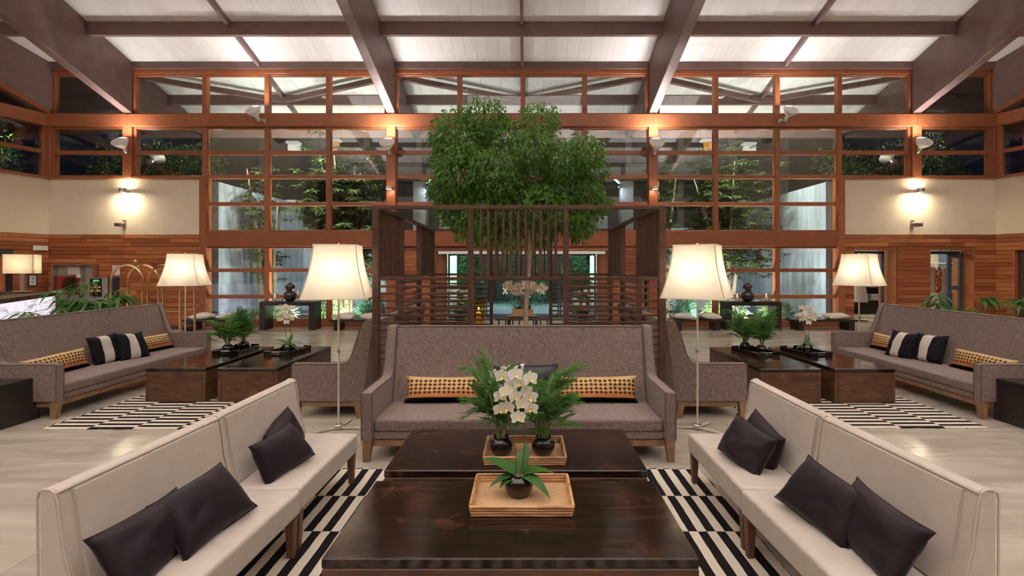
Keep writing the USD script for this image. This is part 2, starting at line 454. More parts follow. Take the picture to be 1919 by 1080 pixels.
TABLE_SIDE = noisy('lacquered_side', [(.3, (.05, .022, .011)), (.55, (.10, .043, .02)), (.75, (.17, .075, .034))], (3, 3, 9), 2.2, 7, .32, 'object', rough2=.5, distortion=.5)
BLACKWOOD = noisy('black_wood', [(.3, (.010, .008, .008)), (.7, (.024, .018, .016))], (4, 20, 20), 2, 4, .3, 'object')
SCREEN = noisy('screen_wood', [(.3, (.054, .025, .016)), (.7, (.105, .048, .031))], (8, 8, 8), 2, 5, .36, rand=(.85, 1.15))
BRASS = plain('brass', (.72, .44, .18), .22, metallic=1.0)
STEEL = plain('satin_metal', (.62, .60, .57), .28, metallic=1.0)
CHALK = plain('white_enamel', (.75, .73, .70), .35)
LAMPPOLE = plain('cream_metal', (.62, .56, .46), .35, metallic=.3)
SHADE = mat('lamp_shade', {'d': ('diffuse_bsdf', {'color': (.82, .76, .66)}), 't': ('translucent_bsdf', {'color': (.86, .78, .64)}), 'x': ('mix_closure', {'fac': .6})}, [('d.BSDF', 'x.closure1'), ('t.BSDF', 'x.closure2')], 'x.closure')
SHADETRIM = plain('shade_trim', (.28, .23, .16), .8)
BLACKGLAZE = plain('black_glaze', (.006, .005, .005), .08, coat_weight=.6)
BLACKMAT = plain('black_plain', (.012, .012, .013), .5)
SOIL = noisy('soil', [(.3, (.05, .022, .012)), (.7, (.14, .065, .035))], (1, 1, 1), 60, 3, .95, 'object')
BAMBOO = noisy('bamboo', [(.3, (.30, .13, .05)), (.5, (.56, .30, .13)), (.75, (.66, .40, .19))], (6, 30, 30), 1.2, 4, .42, 'object', rand=(.88, 1.1))
WICKER = weave('wicker', (.34, .19, .085), (.58, .37, .19), 220, .7, .35)
LEAFP = leafy('palm_leaf', (.13, .29, .07), (.40, .62, .20), .45)
LEAFO = leafy('orchid_leaf', (.05, .14, .03), (.12, .26, .055), .2, .3)
LEAFT = leafy('ficus_leaf', (.10, .22, .03), (.55, .72, .15), .45, .35)
LEAFG = leafy('garden_leaf', (.055, .085, .024), (.21, .26, .085), .35, .45)
LEAFB = leafy('broad_leaf', (.06, .17, .03), (.30, .48, .10), .4, .35)
LEAFH = leafy('hedge_leaf', (.015, .10, .05), (.06, .26, .13), .3, .45)
PETAL = mat('orchid_petal', {'p': ('principled_bsdf', {'base_color': (.84, .83, .76), 'roughness': .55}), 't': ('translucent_bsdf', {'color': (.8, .8, .72)}), 'x': ('mix_closure', {'fac': .3})}, [('p.BSDF', 'x.closure1'), ('t.BSDF', 'x.closure2')], 'x.closure')
PETALC = plain('orchid_cream', (.62, .50, .38), .6)
LIP = plain('orchid_lip', (.75, .55, .12), .5)
STEM = plain('orchid_stem', (.10, .085, .03), .5)
CANE = noisy('palm_cane', [(.3, (.16, .26, .06)), (.7, (.34, .40, .14))], (1, 1, 1), 20, 2, .5, 'object')
BARK = noisy('bark', [(.3, (.20, .13, .085)), (.5, (.36, .26, .18)), (.75, (.50, .38, .28))], (18, 18, 6), 1.5, 5, .85, 'object', bump=.3, distance=.01)
BARKG = noisy('garden_bark', [(.3, (.13, .10, .06)), (.7, (.32, .25, .16))], (14, 14, 3), 1.5, 5, .9, bump=.3)
CONCRETE = noisy('board_concrete', [(.25, (.17, .20, .24)), (.5, (.28, .32, .38)), (.75, (.37, .41, .46))], (2.6, 2.6, .35), 2.0, 6, .85)
ONYX = mat('backlit_onyx', {'g': ('geometry', {}), 'm': ('mapping', {'scale': (1.5, 1.5, 5)}), 'n': ('noise_texture', {'scale': 1.3, 'detail': 6, 'distortion': 1.4}),
                            'r': ('rgb_ramp', {'ramp': [(.3, (.42, .32, .42)), (.5, (.95, .86, .96)), (.7, (1, .96, 1))]}), 'e': ('emission', {'strength': .85})},
           [('g.position', 'm.vector'), ('m.vector', 'n.vector'), ('n.fac', 'r.fac'), ('r.color', 'e.color')], 'e.emission')
RUG = mat('striped_rug', {'g': ('texture_coordinate', {}), 'w': ('noise_texture', {'scale': 5., 'detail': 2}), 'ws': ('vector_math', {'math_type': 'multiply', 'vector2': (.012, .012, 0)}), 'va': ('vector_math', {'math_type': 'add'}),
                          'm': ('mapping', {'scale': (1 / .0535, 1 / .43, 0), 'location': (200.02, 200.02, .5)}), 'c': ('checker_texture', {'color1': (.60, .53, .43), 'color2': (.012, .010, .010), 'scale': 1.}),
                          'f': ('noise_texture', {'scale': 300., 'detail': 2}), 'b': ('bump', {'strength': .3, 'distance': .003}), 'p': ('principled_bsdf', {'roughness': .95, 'specular_ior_level': .1})},
          [('g.object', 'w.vector'), ('w.color', 'ws.vector1'), ('g.object', 'va.vector1'), ('ws.vector', 'va.vector2'), ('va.vector', 'm.vector'), ('m.vector', 'c.vector'), ('c.color', 'p.base_color'), ('g.object', 'f.vector'), ('f.fac', 'b.height'), ('b.normal', 'p.normal')])
KILIM = mat('kilim', {'g': ('texture_coordinate', {}), 's': ('separate_xyz', {}), 'hr': ('map_range', {'from_min': -.12, 'from_max': .12}),
                      'base': ('rgb_ramp', {'ramp': [(0, (.006, .006, .006)), (.17, (.006, .006, .006)), (.175, (.44, .19, .07)), (.36, (.42, .16, .055)), (.42, (.47, .27, .12)), (.6, (.50, .34, .15)), (1, (.50, .36, .165))]}),
                      'm': ('mapping', {'scale': (23.5, 29, 0), 'location': (.25, .1, 0)}), 'v': ('voronoi_texture', {'dimensions': '2D', 'scale': 1., 'randomness': .12, 'metric': 'manhattan'}),
                      'd': ('rgb_ramp', {'ramp': [(.40, (1, 1, 1)), (.46, (0, 0, 0))]}),
                      'band': ('rgb_ramp', {'ramp': [(.27, (0, 0, 0)), (.275, (1, 1, 1)), (.86, (1, 1, 1)), (.865, (0, 0, 0))]}), 'mm': ('mix', {'mix_type': 'multiply', 'fac': 1.}),
                      'x': ('mix', {'color2': (.075, .024, .014)}), 'p': ('principled_bsdf', {'roughness': .9, 'specular_ior_level': .1})},
            [('g.object', 's.vector'), ('s.y', 'hr.value'), ('hr.result', 'base.fac'), ('g.object', 'm.vector'), ('m.vector', 'v.vector'), ('v.distance', 'd.fac'), ('hr.result', 'band.fac'),
             ('d.color', 'mm.color1'), ('band.color', 'mm.color2'), ('mm.color', 'x.fac'), ('base.color', 'x.color1'), ('x.color', 'p.base_color')])
STRIPE = mat('black_white_cloth', {'g': ('texture_coordinate', {}), 's': ('separate_xyz', {}), 'hr': ('map_range', {'from_min': -.22, 'from_max': .22}),
                                   'base': ('rgb_ramp', {'ramp': [(0, (.008, .008, .009)), (.30, (.008, .008, .009)), (.31, (.50, .45, .38)), (.58, (.54, .49, .42)), (.59, (.008, .008, .009)), (1, (.008, .008, .009))]}), 'p': ('principled_bsdf', {'roughness': .9, 'specular_ior_level': .15})},
             [('g.object', 's.vector'), ('s.x', 'hr.value'), ('hr.result', 'base.fac'), ('base.color', 'p.base_color')])
BLOTCH = noisy('blotched_cloth', [(.46, (.62, .58, .52)), (.47, (.62, .58, .52)), (.5, (.012, .012, .012)), (1, (.012, .012, .012))], (1, 1, 1), 16, 2, .9, 'object')
LINEN = noisy('white_linen', [(.3, (.62, .58, .50)), (.7, (.70, .66, .58))], (1, 1, 1), 20, 3, .9, 'object')
PAPER = plain('paper', (.70, .68, .64), .6)
NAVY = plain('slate_blue_metal', (.045, .07, .09), .4)
RED = plain('red_paint', (.35, .02, .02), .4)
ASPHALT = noisy('street', [(.3, (.16, .19, .22)), (.7, (.24, .27, .30))], (1, 1, 1), 3, 6, .9)
EARTH = noisy('garden_soil', [(.3, (.03, .03, .015)), (.7, (.07, .07, .035))], (1, 1, 1), 8, 5, .95)
DARKWALL = noisy('render_dark', [(.3, (.06, .055, .05)), (.7, (.09, .082, .075))], (1, 1, 1), 2, 4, .8)
GREYWALL = noisy('render_grey', [(.3, (.20, .185, .17)), (.7, (.26, .24, .22))], (1, 1, 1), 2, 4, .8)
FLAME = emit('flame', (1.0, .62, .22), 14)
WAXM = plain('wax', (.75, .62, .42), .5, subsurface_weight=.0)


# ------------------------------------------------------------------ the setting
def zc(y):
    """Underside of the roof boards over the hall and its eaves."""
    return 6.84 + .32 * (12.5 - y) if y > -2 else 6.84 + .32 * 14.5 + .32 * (y + 2)


# floor: marble slabs with recessed joints
floor = struct('floor')
part('grout_bed', box(-19, 19, -12.5, 12.5, -.12, -.004), GROUT, floor)
TW, TD = 1.2, .9
tiles, far = [], []
for iy in range(-2, 15):
    for ix in range(-11, 11):
        y0, x0 = -.4 + iy * TD, ix * TW + .35 + (.6 if iy % 2 else 0)
        y1 = min(y0 + TD, 12.48)
        seen = y0 > .4 and abs((x0 + TW / 2) - .03 * y0) < 1.15 * (y0 + TD) + .7
        (tiles if seen else far).append((x0, x0 + TW, y0, y1))
for x0, x1, y0, y1 in tiles:
    part('tile', cbox(x0 + .0015, x1 - .0015, y0 + .0015, y1 - .0015, -.02, 0, .0012), MARBLE, floor)
for iy in range(-14, -2):
    for ix in range(-14, 14):
        far.append((ix * TW + .35, ix * TW + .35 + TW, -.4 + iy * TD, -.4 + iy * TD + TD))
part('tiling', cat([box(a + .0015, b - .0015, c + .0015, d - .0015, -.02, 0) for a, b, c, d in far]), MARBLE, floor, kind='stuff')

# ceiling: white boards over brown beams, purlins and rafters, running on outside as eaves
ceiling = struct('ceiling')
SL = .32
PUR = [12.42, 11.17, 9.92, 8.67, 7.42]
BAYS = [-10.23, -3.4, 3.4, 10.23]
BW = .287


def board(x0, x1, ya, yb, off=0.0):
    za, zb = zc(ya) + off, zc(yb) + off
    return hexa([(x0, ya, za), (x1, ya, za), (x1, yb, zb), (x0, yb, zb)], [(x0, ya, za + .03), (x1, ya, za + .03), (x1, yb, zb + .03), (x0, yb, zb + .03)])


for k in range(2):
    ya, yb = PUR[k], PUR[k + 1]
    n = 84
    for i in range(n):
        x0 = XC - n * BW / 2 + i * BW
        part('ceiling_board', board(x0 + .0012, x0 + BW - .0012, ya, yb), BOARD, ceiling)
rest = [board(XC - 84 * BW / 2 + i * BW + .002, XC - 84 * BW / 2 + (i + 1) * BW - .002, PUR[k], PUR[k + 1]) for k in (2, 3) for i in range(84)]
rest += [board(XC + x - .6, XC + x + .598, a, b) for a, b in ((7.42, 2.7), (2.7, -2), (-2, -7), (-7, -12.2)) for x in np.arange(-15.6, 16, 1.2)]
rest += [board(XC + s * (12.05 + .4 * j), XC + s * (12.05 + .4 * j) + .398, PUR[k], PUR[k + 1]) for k in range(4) for j in range(-1, 9) for s in (-1, 1) if abs(12.05 + .4 * j) >= 12.04]
part('boarding', cat(rest), BOARD, ceiling, kind='stuff')
part('roof_deck', cat([board(-17, 17, 15.6, -2, .05), board(-17, 17, -2, -12.4, .05)]), BEAM, ceiling)
for i in range(42):     # boards of the eaves outside
    x0 = XC - 12.05 + i * .574
    part('soffit_board', board(x0 + .003, x0 + .571, 15.4, 12.62), BOARD, ceiling)
for bx in BAYS:
    x0, x1 = XC + bx - .11, XC + bx + .11
    prof = [(12.40, zc(12.4) - 1.33), (12.40, zc(12.4) - .0), (-2, zc(-2)), (-2, zc(-2) - 1.33)]
    part('main_beam', along_x(bevel_extrude(prof, .22, .012), x0), BEAM, ceiling)
    prof = [(12.62, zc(12.62) - 1.1), (15.35, zc(15.35) - .16), (15.35, zc(15.35)), (12.62, zc(12.62))]
    part('eaves_beam', along_x(bevel_extrude(prof, .22, .012), x0), BEAM, ceiling)
    prof = [(-2.01, zc(-2) - 1.33), (-2.01, zc(-2)), (-12.2, zc(-12.2)), (-12.2, zc(-12.2) - 1.33)]
    part('main_beam', along_x(bevel_extrude(prof, .22, .012), x0), BEAM, ceiling)
EDG = [-12.5] + BAYS + [12.5]
for k, y in enumerate(PUR + [6.17, 4.9, 2.4, 0, -4.5, -7, -9.5]):
    for a, b in zip(EDG[:-1], EDG[1:]):
        part('purlin', cbox(XC + a + .11, XC + b - .11, y - .055, y + .055, zc(y) - (.17 if k == 0 else .30), zc(y) + .01, .006), BEAM, ceiling)
for y in (13.68, 15.3):
    for a, b in zip(EDG[:-1], EDG[1:]):
        part('eaves_purlin', cbox(XC + a + .11, XC + b - .11, y - .05, y + .05, zc(y) - .26, zc(y), .006), BEAM, ceiling)
for a, b in zip(BAYS[:-1], BAYS[1:]):
    xm = XC + (a + b) / 2
    for ya, yb in zip([15.3, 13.68] + PUR[:4], [13.68, 12.6] + PUR[1:5]):
        part('rafter', beam((xm, ya - .05, zc(ya - .05) - .075), (xm, yb + .05, zc(yb + .05) - .075), .075, .14), BEAM, ceiling)
    for s in (-1, 1):     # V braces under the eaves
        part('eaves_brace', beam((xm + s * 3.2, 12.7, zc(12.7) - .19), (xm, 13.62, zc(13.62) - .19), .12, .13), BEAM, ceiling)

for x, y, z in FILL_UPLIGHTS:  # bodies for the added fill uplights
    part('uplight_housing', move(lathe([(.03, -.18), (.12, -.12), (.23, -.02), (.24, .01), (.225, .01)], 24), (XC + x, y, z)), CHALK, ceiling)
    part('uplight_stem', tube([(XC + x + .26, y, z - .02), (XC + x + .26, y, zc(y) - 1.2)], .015, 6), STEEL, ceiling)
for x, y, z in FILL_DOWNS:  # bodies for the added fill downlights
    part('downlight_housing', move(lathe([(.125, -.22), (.13, -.22), (.13, .05), (0, .06)], 20), (XC + x, y, z)), CHALK, ceiling)
    part('downlight_stem', tube([(XC + x, y, z + .05), (XC + x, y, zc(y) - .02)], .012, 6), STEEL, ceiling)

# the glazed wall
wall_back = struct('wall_back')
PX = [3.4, 10.23]
for px in PX:
    for s in (-1, 1):
        z0 = 0 if px < 5 else 3.87
        part('post', cbox(XC + s * px - .12, XC + s * px + .12, YW - .14, YW + .12, z0, 5.22, .008), FRAME, wall_back)
for s in (-1, 1):
    part('corner_post', cbox(XC + s * 12.35 - .12, XC + s * 12.35 + .1, YW - .10, YW + .16, 3.87, 6.7, .008), FRAME, wall_back)
    part('jamb', cbox(XC + s * 8.29 - .09, XC + s * 8.29 + .09, YW - .12, YW + .12, 0, 3.9, .008), FRAME, wall_back)
for a, b in zip(EDG[:-1], EDG[1:]):
    a, b = max(a, -12.3), min(b, 12.3)
    part('transom_beam', cbox(XC + a + .002, XC + b - .002, YW - .15, YW + .1, 5.2, 5.52, .008), FRAME, wall_back)
    part('head_plate', cbox(XC + a + .11, XC + b - .11, YW - .1, YW + .1, 6.58, 6.72, .006), FRAME, wall_back)
for a, b in ((-8.2, -3.52), (-3.28, 3.28), (3.52, 8.2)):
    part('transom_beam', cbox(XC + a, XC + b, YW - .15, YW + .1, 2.09, 2.47, .008), FRAME, wall_back)
for s in (-1, 1):
    part('sill_board', cbox(min(XC + s * 8.38, XC + s * 12.4), max(XC + s * 8.38, XC + s * 12.4), YW - .12, YW + .2, 3.85, 3.91, .005), FRAME, wall_back)
    part('plaster_panel', cbox(min(XC + s * 8.37, XC + s * 12.42), max(XC + s * 8.37, XC + s * 12.42), YW - .05, YW + .25, 2.4, 3.86, .004), PLASTER, wall_back)


def window(n, cols, rows, skip=()):
    """Mullions at the inner column lines, a glazing bar at the inner row lines, one pane for each cell."""
    w = struct(f'window_{n}')
    m, q = .062, .048
    for x in cols:
        if x in skip:
            continue
        part('mullion', cbox(XC + x - m, XC + x + m, YW - .07, YW + .07, rows[0], rows[-1], .006), FRAME, w)
    for a, b in zip(cols[:-1], cols[1:]):
        for k, z in enumerate(rows):
            part('glazing_bar', cbox(XC + a + m, XC + b - m, YW - .06, YW + .06, z - q if k else z, z + q if k < len(rows) - 1 else z, .005), FRAME, w)
        for c, d in zip(rows[:-1], rows[1:]):
            part('pane', box(XC + a + m - .01, XC + b - m + .01, YW - .005, YW + .005, c + .02, d - .02), GLASS, w)
    return w


CL = {'l': [-8.27, -6.65, -5.05, -3.46], 'c': [-3.34, -1.63, .02, 1.63, 3.34], 'r': [3.46, 5.05, 6.65, 8.27]}
n = 0
for key in 'lcr':
    n += 1
    window(n, CL[key], [2.47, 3.20, 3.91, 4.54, 5.2])
for key in 'lr':
    n += 1
    window(n, CL[key], [.16, .78, 1.47, 2.09])
for cols in ([-12.23, -10.29], [-10.1, -8.27], [8.27, 10.1], [10.29, 12.23]):
    n += 1
    window(n, cols, [3.9, 4.54, 5.2], (-8.27, 8.27))
for cols in ([-12.23, -10.35], [-10.12, -8.27, -6.65, -5.05, -3.52], [-3.28, -1.63, .02, 1.63, 3.28], [3.52, 5.05, 6.65, 8.27, 10.12], [10.35, 12.23]):
    n += 1
    window(n, cols, [5.52, 6.59])
for a, b in ((-8.2, -3.5), (3.5, 8.2)):
    part('base_rail', cbox(XC + a, XC + b, YW - .08, YW + .08, 0, .16, .006), FRAME, wall_back)


def planks(parent, org, d, length, z0, z1, openings=(), pitch=.1043, full=None):
    """Courses of boards laid along d (a unit vector in plan) from org, each cut to lengths, leaving out the openings (from, to, top)."""
    d = np.array(d, float); nrm = np.array([d[1], -d[0]])
    z = z0
    while z < z1 - .02:
        zt = min(z + pitch, z1)
        free, cur = [], 0.0
        for a, b, top in sorted(openings):
            if z < top - .01:
                free.append((cur, a)); cur = b
        free.append((cur, length))
        for a, b in free:
            s = a
            while s < b - .01:
                e = min(b, s + (full or rnd.uniform(.9, 2.4)))
                if b - e < .35:
                    e = b
                pr = rnd.uniform(0, .003)
                m = cbox(s + .0008, e - .0008, -.03, pr, z + .0042, zt - .0042, .002)
                v = m.vertices
                p = org + np.outer(v[:, 0], d) + np.outer(v[:, 1], nrm)
                part('plank', tri(np.c_[p, v[:, 2]], m.faces), PLANK, parent)
                s = e
        z = zt


DOORS = [(8.56, 9.69, 2.0), (10.55, 11.72, 2.0)]
part('backing', box(XC - 12.5, XC - 8.37, YW - .03, YW + .1, 0, 2.4), DARKWALL, wall_back)
planks(wall_back, np.array([XC - 12.42, YW - .06]), (1, 0), 4.04, 0, 2.4)
for a, b in ((XC + 8.37, 8.56), (9.69, 10.55), (11.72, 12.3)):
    part('backing', box(a, b, YW - .03, YW + .3, 0, 2.4), FRAME, wall_back)
for a, b, t in DOORS:
    part('backing', box(a, b, YW - .03, YW + .3, t, 2.4), FRAME, wall_back)
planks(wall_back, np.array([XC + 8.37, YW - .06]), (1, 0), 4.06, 0, 2.4, [(a - XC - 8.37, b - XC - 8.37, t) for a, b, t in DOORS])

# entrance portal in the middle of the glazed wall, with a lobby behind it
for a, b in ((-3.29, -2.35), (2.14, 3.1)):
    part('backing', box(a, b, YW - .03, YW + .06, 0, 2.1), DARKWALL, wall_back)
planks(wall_back, np.array([-3.27, YW - .06]), (1, 0), 6.36, 0, 2.09, [(.92, 5.41, 1.98)])
part('backing', box(-2.35, 2.14, YW - .03, YW + .06, 1.98, 2.1), DARKWALL, wall_back)
wall_left = struct('wall_left')
wall_right = struct('wall_right')
A = math.atan2(.296, 1)
for s, wall in ((-1, wall_left), (1, wall_right)):
    c0 = np.array([XC + s * 12.36, YW - .02])
    d = np.array([s * math.sin(A), -math.cos(A)])          # towards the viewer, opening outward
    L = 12.6

    def place(m, c0=c0, d=d, s=s):
        """(along the wall, towards the room, z) to the hall."""
        nr = np.array([-s * math.cos(A), -math.sin(A)])
        v = m.vertices
        p = c0 + np.outer(v[:, 0], d) + np.outer(v[:, 1], nr)
        r = tri(np.c_[p, v[:, 2]], m.faces)
        if s < 0:
            r.invert()
        return r
    part('plaster_panel', place(cbox(0, L, -.25, .03, 2.4, 3.86, .004)), PLASTER, wall)
    part('sill_board', place(cbox(0, L, -.2, .1, 3.85, 3.91, .005)), FRAME, wall)
    part('transom_beam', place(cbox(.1, L, -.1, .13, 5.2, 5.52, .008)), FRAME, wall)
    for k in range(6):
        a = .12 + k * 2.4
        part('mullion', place(cbox(a - .06, a + .06, -.07, .07, 3.9, 5.2, .006)), FRAME, wall)
        b = min(a + 2.4, L)
        part('glazing_bar', place(cbox(a + .06, b - .06, -.06, .06, 4.49, 4.59, .005)), FRAME, wall)
        for za, zb in ((3.9, 4.54), (4.54, 5.2)):
            part('pane', place(box(a + .05, b - .05, -.005, .005, za + .02, zb - .02)), GLASS, wall)
    zr = lambda u: zc(c0[1] + d[1] * u)
    prof = [(0.0, 5.57), (L, 5.57 + .40 * L), (L, zr(L)), (0.0, zr(0))]
    v = bevel_extrude(prof, .2, .01).vertices
    f = bevel_extrude(prof, .2, .01).faces
    part('rake_beam', place(tri(np.c_[v[:, 0], v[:, 2] - .06, v[:, 1]], f)), BEAM, wall)
    prof = [(0.02, 5.49), (L, 5.49 + .40 * L), (L, 5.6 + .40 * L), (0.02, 5.6)]
    v = bevel_extrude(prof, .24, .006).vertices
    part('rake_board', place(tri(np.c_[v[:, 0], v[:, 2] - .08, v[:, 1]], bevel_extrude(prof, .24, .006).faces)), FRAME, wall)
    part('gable_pane', place(tri([(.1, 0, 5.54), (L, 0, 5.54), (L, 0, 5.5 + .4 * L), (.1, .005, 5.54), (L, .005, 5.54), (L, .005, 5.5 + .4 * L)], [(0, 1, 2), (5, 4, 3)])), GLASS, wall)
    op = [(.74, 1.75, 1.90)] if s < 0 else [(.40, 2.2, 1.98)]
    lo, hi, top = op[0]
    part('backing', place(box(0, lo, -.2, .0, 0, 2.4)), DARKWALL, wall)
    part('backing', place(box(hi, L, -.2, .0, 0, 2.4)), DARKWALL, wall)
    part('backing', place(box(lo, hi, -.2, .0, top, 2.4)), DARKWALL, wall)
    org = c0 + np.array([-s * math.cos(A), -math.sin(A)]) * .03
    nb = len([1 for k in _used if k[1] == 'plank' and k[0].endswith(wall.GetName())])
    # courses on the splayed wall, built in wall coordinates
    z = 0.0
    while z < 2.38:
        zt = min(z + .1043, 2.4)
        spans = [(0, lo), (hi, 3.2)] if z < top - .01 else [(0, 3.2)]
        for a, b in spans:
            q = a
            while q < b - .01:
                e = min(b, q + rnd.uniform(.7, 2.0))
                if b - e < .3:
                    e = b
                part('plank', place(cbox(q + .0008, e - .0008, .0, .03 + rnd.uniform(0, .003), z + .0042, zt - .0042, .002)), PLANK, wall)
                q = e
        part('long_plank', place(box(3.2, L, 0, .03, z + .0025, zt - .0025)), PLANK, wall) if int(z * 10) % 1 == 0 else None
        z = zt
    if s < 0:
        WL = place
    else:
        WR = place
# the rest of the hall behind the viewer
for s, wall in ((-1, wall_left), (1, wall_right)):
    x = XC + s * 16.05
    part('plaster_panel', box(min(x, x + s * .2), max(x, x + s * .2), -12.2, .6, 2.4, 11.4), PLASTER, wall)
    part('dado', box(min(x - s * .02, x + s * .2), max(x - s * .02, x + s * .2), -12.2, .6, 0, 2.4), FRAME, wall)
wall_front = struct('wall_front')
part('plaster_panel', box(-16.2, 16.2, -12.4, -12.2, 2.6, 8), BEAM, wall_front)  # unseen rear wall, kept dark to dim its reflection in the glazing
part('dado', box(-16.2, 16.2, -12.4, -12.15, 0, 2.6), FRAME, wall_front)

# entrance lobby
lobby = struct('floor_lobby')
part('paving', box(-2.6, 2.4, 12.42, 15.4, -.06, -.002), MARBLE, lobby)
wall_lobby = struct('wall_lobby')
for x in (-2.42, 2.2):
    part('side_panel', box(x - .03, x + .03, 12.6, 14.6, 0, 2.0), FRAME, wall_lobby)
part('lobby_ceiling', box(-2.42, 2.2, 12.6, 14.7, 1.985, 2.05), BOARD, wall_lobby)
part('lobby_roof', box(-2.6, 2.4, 12.62, 14.8, 2.06, 2.2), DARKWALL, wall_lobby)
door_1 = struct('door_1')
for x0, x1 in ((-2.36, -1.24), (-1.22, -.11), (-.09, 1.02), (1.04, 2.14)):
    part('door_leaf', cat([cbox(x0, x0 + .05, 14.52, 14.57, .0, 1.98, .004), cbox(x1 - .05, x1, 14.52, 14.57, 0, 1.98, .004), cbox(x0 + .05, x1 - .05, 14.52, 14.57, 0, .09, .004), cbox(x0 + .05, x1 - .05, 14.52, 14.57, 1.9, 1.98, .004)]), NAVY, door_1)
    part('pane', box(x0 + .05, x1 - .05, 14.54, 14.55, .09, 1.9), THINGLASS, door_1)
for x in (-.62, .50):
    q = [beam((x - .07, 14.51, .83 - .1), (x + .07, 14.51, .83 + .1), .05, .003, (0, 1, 0)), beam((x + .07, 14.508, .83 - .1), (x - .07, 14.508, .83 + .1), .05, .003, (0, 1, 0))]
    part('glass_marker', cat(q), PAPER, door_1, label='white cross mark on the glass')
light('rect', (-.1, 13.5, 1.97), 9, (1, .86, .68), (0, 0, -1), size=(3.6, .25))  # unseen lamp behind the slot, placed to light the lobby
# narrow lit slot over the portal
part('light_slot', box(-2.3, 2.1, 12.58, 12.64, 1.90, 1.97), emit('slot_light', (1, .88, .72), .4), wall_lobby)

# doors of the shop on the right
for i, (a, b, t) in enumerate(DOORS):
    dr = struct(f'door_{i + 2}')
    q = YW + .28
    w = .07
    part('door_frame', cat([cbox(a + .02, a + .02 + w, q, q + .06, 0, t - .02, .004), cbox(b - (.16 if i == 0 else .05), b - (.09 if i == 0 else .03), q, q + .06, 0, t - .02, .004), cbox(a + .02, b - .1, q, q + .06, t - .1, t - .02, .004)]), NAVY, dr)
    if i:
        c = a + .74
        part('door_leaf', cat([cbox(c, c + .09, q - .02, q + .04, 0, t - .1, .004), cbox(b - .12, b - .06, q - .02, q + .04, 0, t - .1, .004), cbox(c + .09, b - .12, q - .02, q + .04, .95, 1.05, .004), cbox(c + .09, b - .12, q - .02, q + .04, t - .2, t - .1, .004), cbox(c + .09, b - .12, q - .02, q + .04, 0, .12, .004)]), NAVY, dr)
        part('pane', box(c + .09, b - .12, q + .005, q + .015, .12, t - .2), THINGLASS, dr)
    part('reveal', box(b - .03, b + .02, YW - .03, q + .3, 0, t), PLANK, dr)
# shop room
shop = struct('wall_shop')
part('rear_wall', box(8.24, 17, 15.6, 15.7, 0, 2.5), PLASTER, shop)
part('side_wall', box(8.24, 8.32, 12.78, 15.6, 0, 2.5), PLASTER, shop)
part('shop_ceiling', box(8.24, 17, 12.8, 15.7, 2.42, 2.5), BOARD, shop)
part('shop_floor', box(8.24, 17, 12.45, 15.7, -.06, -.001), MARBLE, shop)
light('rect', (11.0, 14.4, 2.40), 9, (1, .9, .76), (0, 0, -1), size=(5.0, .7))  # unseen ceiling lamp, placed to light the shop
light('rect', (14.6, 12.6, 2.38), 2.5, (1, .9, .76), (0, 0, -1), size=(.6, 1.2))  # unseen lamp, placed to light the room past the side doorway
dr = struct('door_4')
part('door_leaf', WR(cbox(.42, 1.06, -.16, -.1, 0, 1.96, .004)), plain('brown_door', (.075, .038, .026), .45), dr)
part('reveal', WR(box(.38, .42, -.22, .03, 0, 1.98)), PLANK, dr)
dl = struct('door_5')
part('door_leaf', WL(cbox(.82, 1.68, -.12, -.07, 0, 1.88, .004)), PLANK, dl)
part('door_frame', WL(cat([cbox(.74, .82, -.14, .02, 0, 1.9, .004), cbox(1.68, 1.75, -.14, .02, 0, 1.9, .004), cbox(.82, 1.68, -.14, .02, 1.86, 1.9, .004)])), BLACKMAT, dl)


# ------------------------------------------------------------------ sofas
SW, SD = 2.49, .845


